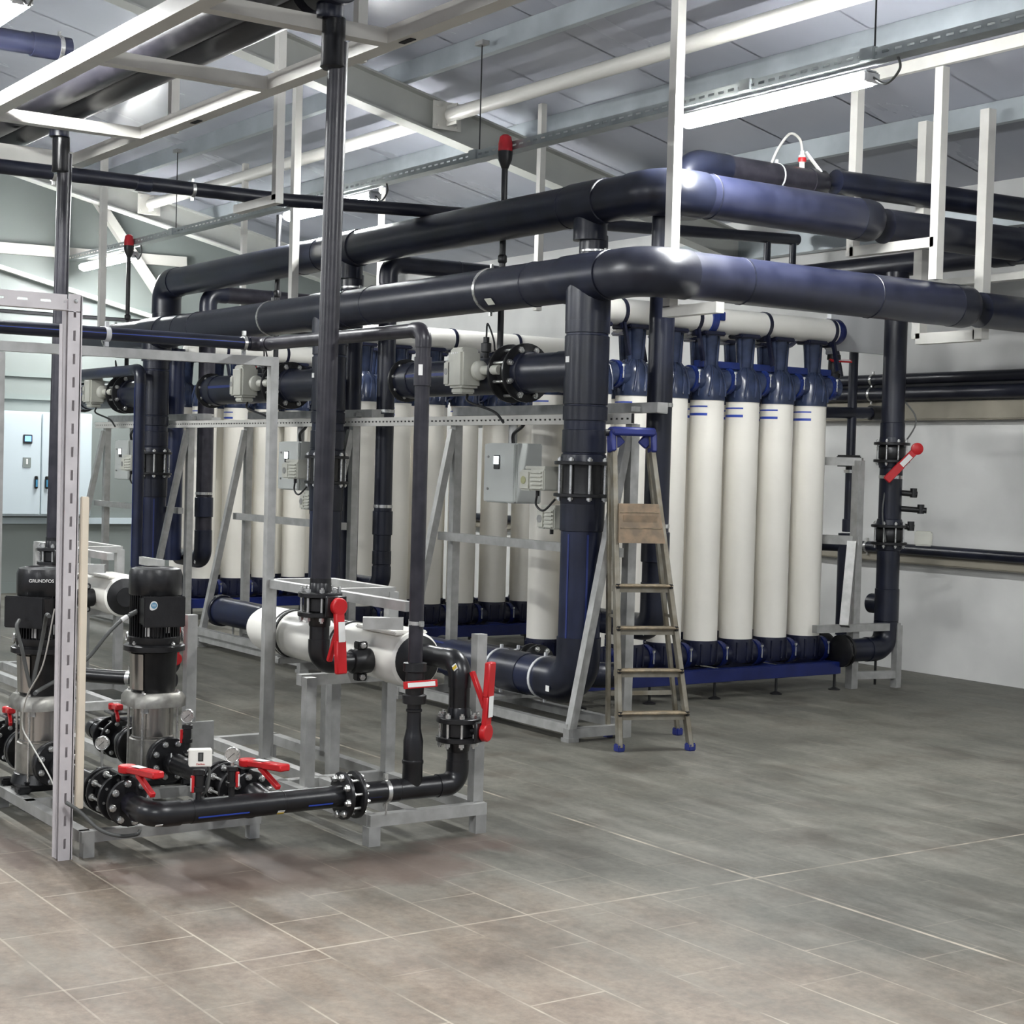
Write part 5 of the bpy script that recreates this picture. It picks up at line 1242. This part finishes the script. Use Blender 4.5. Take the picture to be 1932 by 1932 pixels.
emit('post', box(NB(), (-7.35, 3.22, .42), (.05, .05, .84)), 'galv', t); emit('plate', box(NB(), (-7.30, 3.27, .25), (.02, .11, .16)), 'galv', t)
t = thing('butterfly_valve', 'valve with upright red lever right behind the right pump motor', 'valve', (-7.6, 3.20, .1))
emit('valve_body', cyl(NB(), (-7.58, 3.13, .60), (-7.48, 3.19, .60), .06, seg=24), 'iron', t)
emit('pipe', cyl(NB(), (-7.55, 3.14, .15), (-7.55, 3.14, .60), .040, seg=22), 'hdpe_near', t)
handle_lever(t, (-7.40, 3.165, .625), (1, -.3, 0), (0, 0, 1), .25, wd=.026)

# ---- gauges and pressure switch
def gauge(lab, x, y, zp, zg, stem=(.5, .8, 0), r=.028, hs=1):
    t = thing('pressure_gauge', lab, 'gauge', (x, y, zp))
    n = V((cos(RAD(-34)), sin(RAD(-34)), 0))
    emit('nipple', cyl(NB(), (x, y, zp), (x, y, zp+.05), .012, seg=12), 'pvc_black', t)
    ball_valve(t, (x, y, zp+.085), (0, 0, 1), .0155, V((cos(RAD(50)), sin(RAD(50)), 0))*hs+n*.3, (0, 0, -1), hl=.055)
    emit('socket', cyl(NB(), (x, y, zp+.12), (x, y, zg-r), .006, seg=10), 'zinc', t)
    c = V((x, y, zg))
    d = emit('case', lathe(NB(), [(r*.9, -.016), (r, -.014), (r*1.02, .008), (r*.96, .011), (r*.88, .009)], c, n, 30), 'zinc', t)
    emit('dial_face', lathe(NB(), [(r*.88, .007), (r*.88, .0085)], c, n, 30), 'dial', d)
    up = V((0, 0, 1)); rt_ = n.cross(up)*-1
    emit('needle', beam(NB(), c+n*.0095-rt_*r*.5-up*r*.45, c+n*.0095+rt_*r*.32+up*r*.3, .0022, .0008, up=n), 'ink', d)
    bm = NB()
    for k in range(11):
        a = RAD(225-27*k); q = c+n*.0092+(rt_*cos(a)+up*sin(a))*r*.74; beam(bm, q, q+(rt_*cos(a)+up*sin(a))*r*.1, .0012, .0005, up=n)
    emit('scale_marks', bm, 'ink', d)
    return t
gauge('round pressure gauge on a black tap on the low front pipe', XF, 2.772, ZF+.038, .433, hs=1, r=.030)
gauge('round pressure gauge behind the white pressure switch, near the right pump', -6.70, 2.93, .300, .462, hs=-1, r=.030)
gauge('pressure gauge half hidden by the slotted post, low', -6.90, 2.62, .105, .335, r=.030)
t = thing('pressure_switch', 'white box-shaped pressure switch on a black tap above the low front pipe', 'switch', (XF, 2.632, ZF+.03))
n = V((cos(RAD(-20)), sin(RAD(-20)), 0)); rt_ = V((-n.y, n.x, 0)); c = V((XF, 2.636, .434))
emit('nipple', cyl(NB(), (XF, 2.632, ZF+.03), (XF, 2.632, ZF+.08), .012, seg=12), 'pvc_black', t)
ball_valve(t, (XF, 2.632, ZF+.118), (0, 0, 1), .0165, -rt_+n*.4, (0, 0, -1), hl=.060)
b = emit('box', box(NB(), c, (.05, .088, .066), rot=RAD(-20), bev=.003), 'white', t)
emit('window', box(NB(), c+n*.0255+V((0, 0, .006)), (.002, .020, .034), rot=RAD(-20)), 'ink', b)
emit('scale_marks', box(NB(), c+n*.027+V((0, 0, .006)), (.001, .010, .026), rot=RAD(-20)), 'cable', b)
text('Danfoss', .010, c+n*.0262-V((0, 0, .022)), rt_, (0, 0, 1), b, 'inkred', 'lettering')
emit('screw', cyl(NB(), c-rt_*.05+V((0, 0, .025)), c-rt_*.04+V((0, 0, .025)), .005, seg=10), 'zinc', b)
emit('cable_loop', sweep(NB(), smooth_pts([(XF+.01, 2.665, .40), (XF+.01, 2.672, .37), (XF, 2.668, .31), (XF-.02, 2.655, .28)]), .006, 10), 'cable', t)

# ================================================================== slotted post, rail and trunking
t = thing('slotted_post', 'tall slotted steel angle post in the left foreground, with top rail', 'post', (-6.28, 2.24, 0))
bm = NB(); slotted(bm, (-6.262, 2.232, 0), (0, 0, 1), (0, 1, 0), 2.15, .052, .003, .0905, .040, .010, start=.045)
box(bm, (-6.262, 2.232, 2.182), (.003, .052, .07))
beam(bm, (-6.262, 2.257, 0), (-6.262, 2.257, 2.21), .003, .006)
emit('front_leaf', bm, 'postgrey', t)
emit('side_leaf', box(NB(), (-6.292, 2.262, 1.105), (.06, .003, 2.21)), 'postgrey', t)
emit('back_channel', box(NB(), (-6.325, 2.235, 1.10), (.05, .045, 2.2)), 'postgrey', t)
bm = NB(); slotted(bm, (-6.262, .9, 2.184), (0, 1, 0), (0, 0, 1), 1.30, .058, .003, .0905, .040, .009, start=.02)
box(bm, (-6.285, 1.57, 2.154), (.05, 1.36, .003))
emit('top_rail', bm, 'postgrey', t)
bolt(t, (-6.26, 2.235, 2.19), (1, 0, 0), .008, .006)
one('conduit', cyl(NB(), (-6.262, 2.190, .02), (-6.285, 2.188, 2.10), .0075, seg=14), 'postgrey', 'pale thin conduit strapped to the left of the slotted post', 'conduit')
one('cable_trunking', box(NB(), (-6.258, 2.285, .815), (.024, .030, 1.23), bev=.003), 'beige', 'narrow cream plastic cable trunking fixed right of the slotted post', 'trunking')

# the pipes of the front plant are plain black, without the navy cast of the big headers
for o in sc.objects:
    if o.type == 'MESH' and len(o.data.materials) and o.data.materials[0] is M['hdpe']:
        r_ = root_of(o)
        if r_.location.y < 4.1 and -8.8 < r_.location.x < -5 and r_.location.z < 2: o.data.materials[0] = M['hdpe_near']
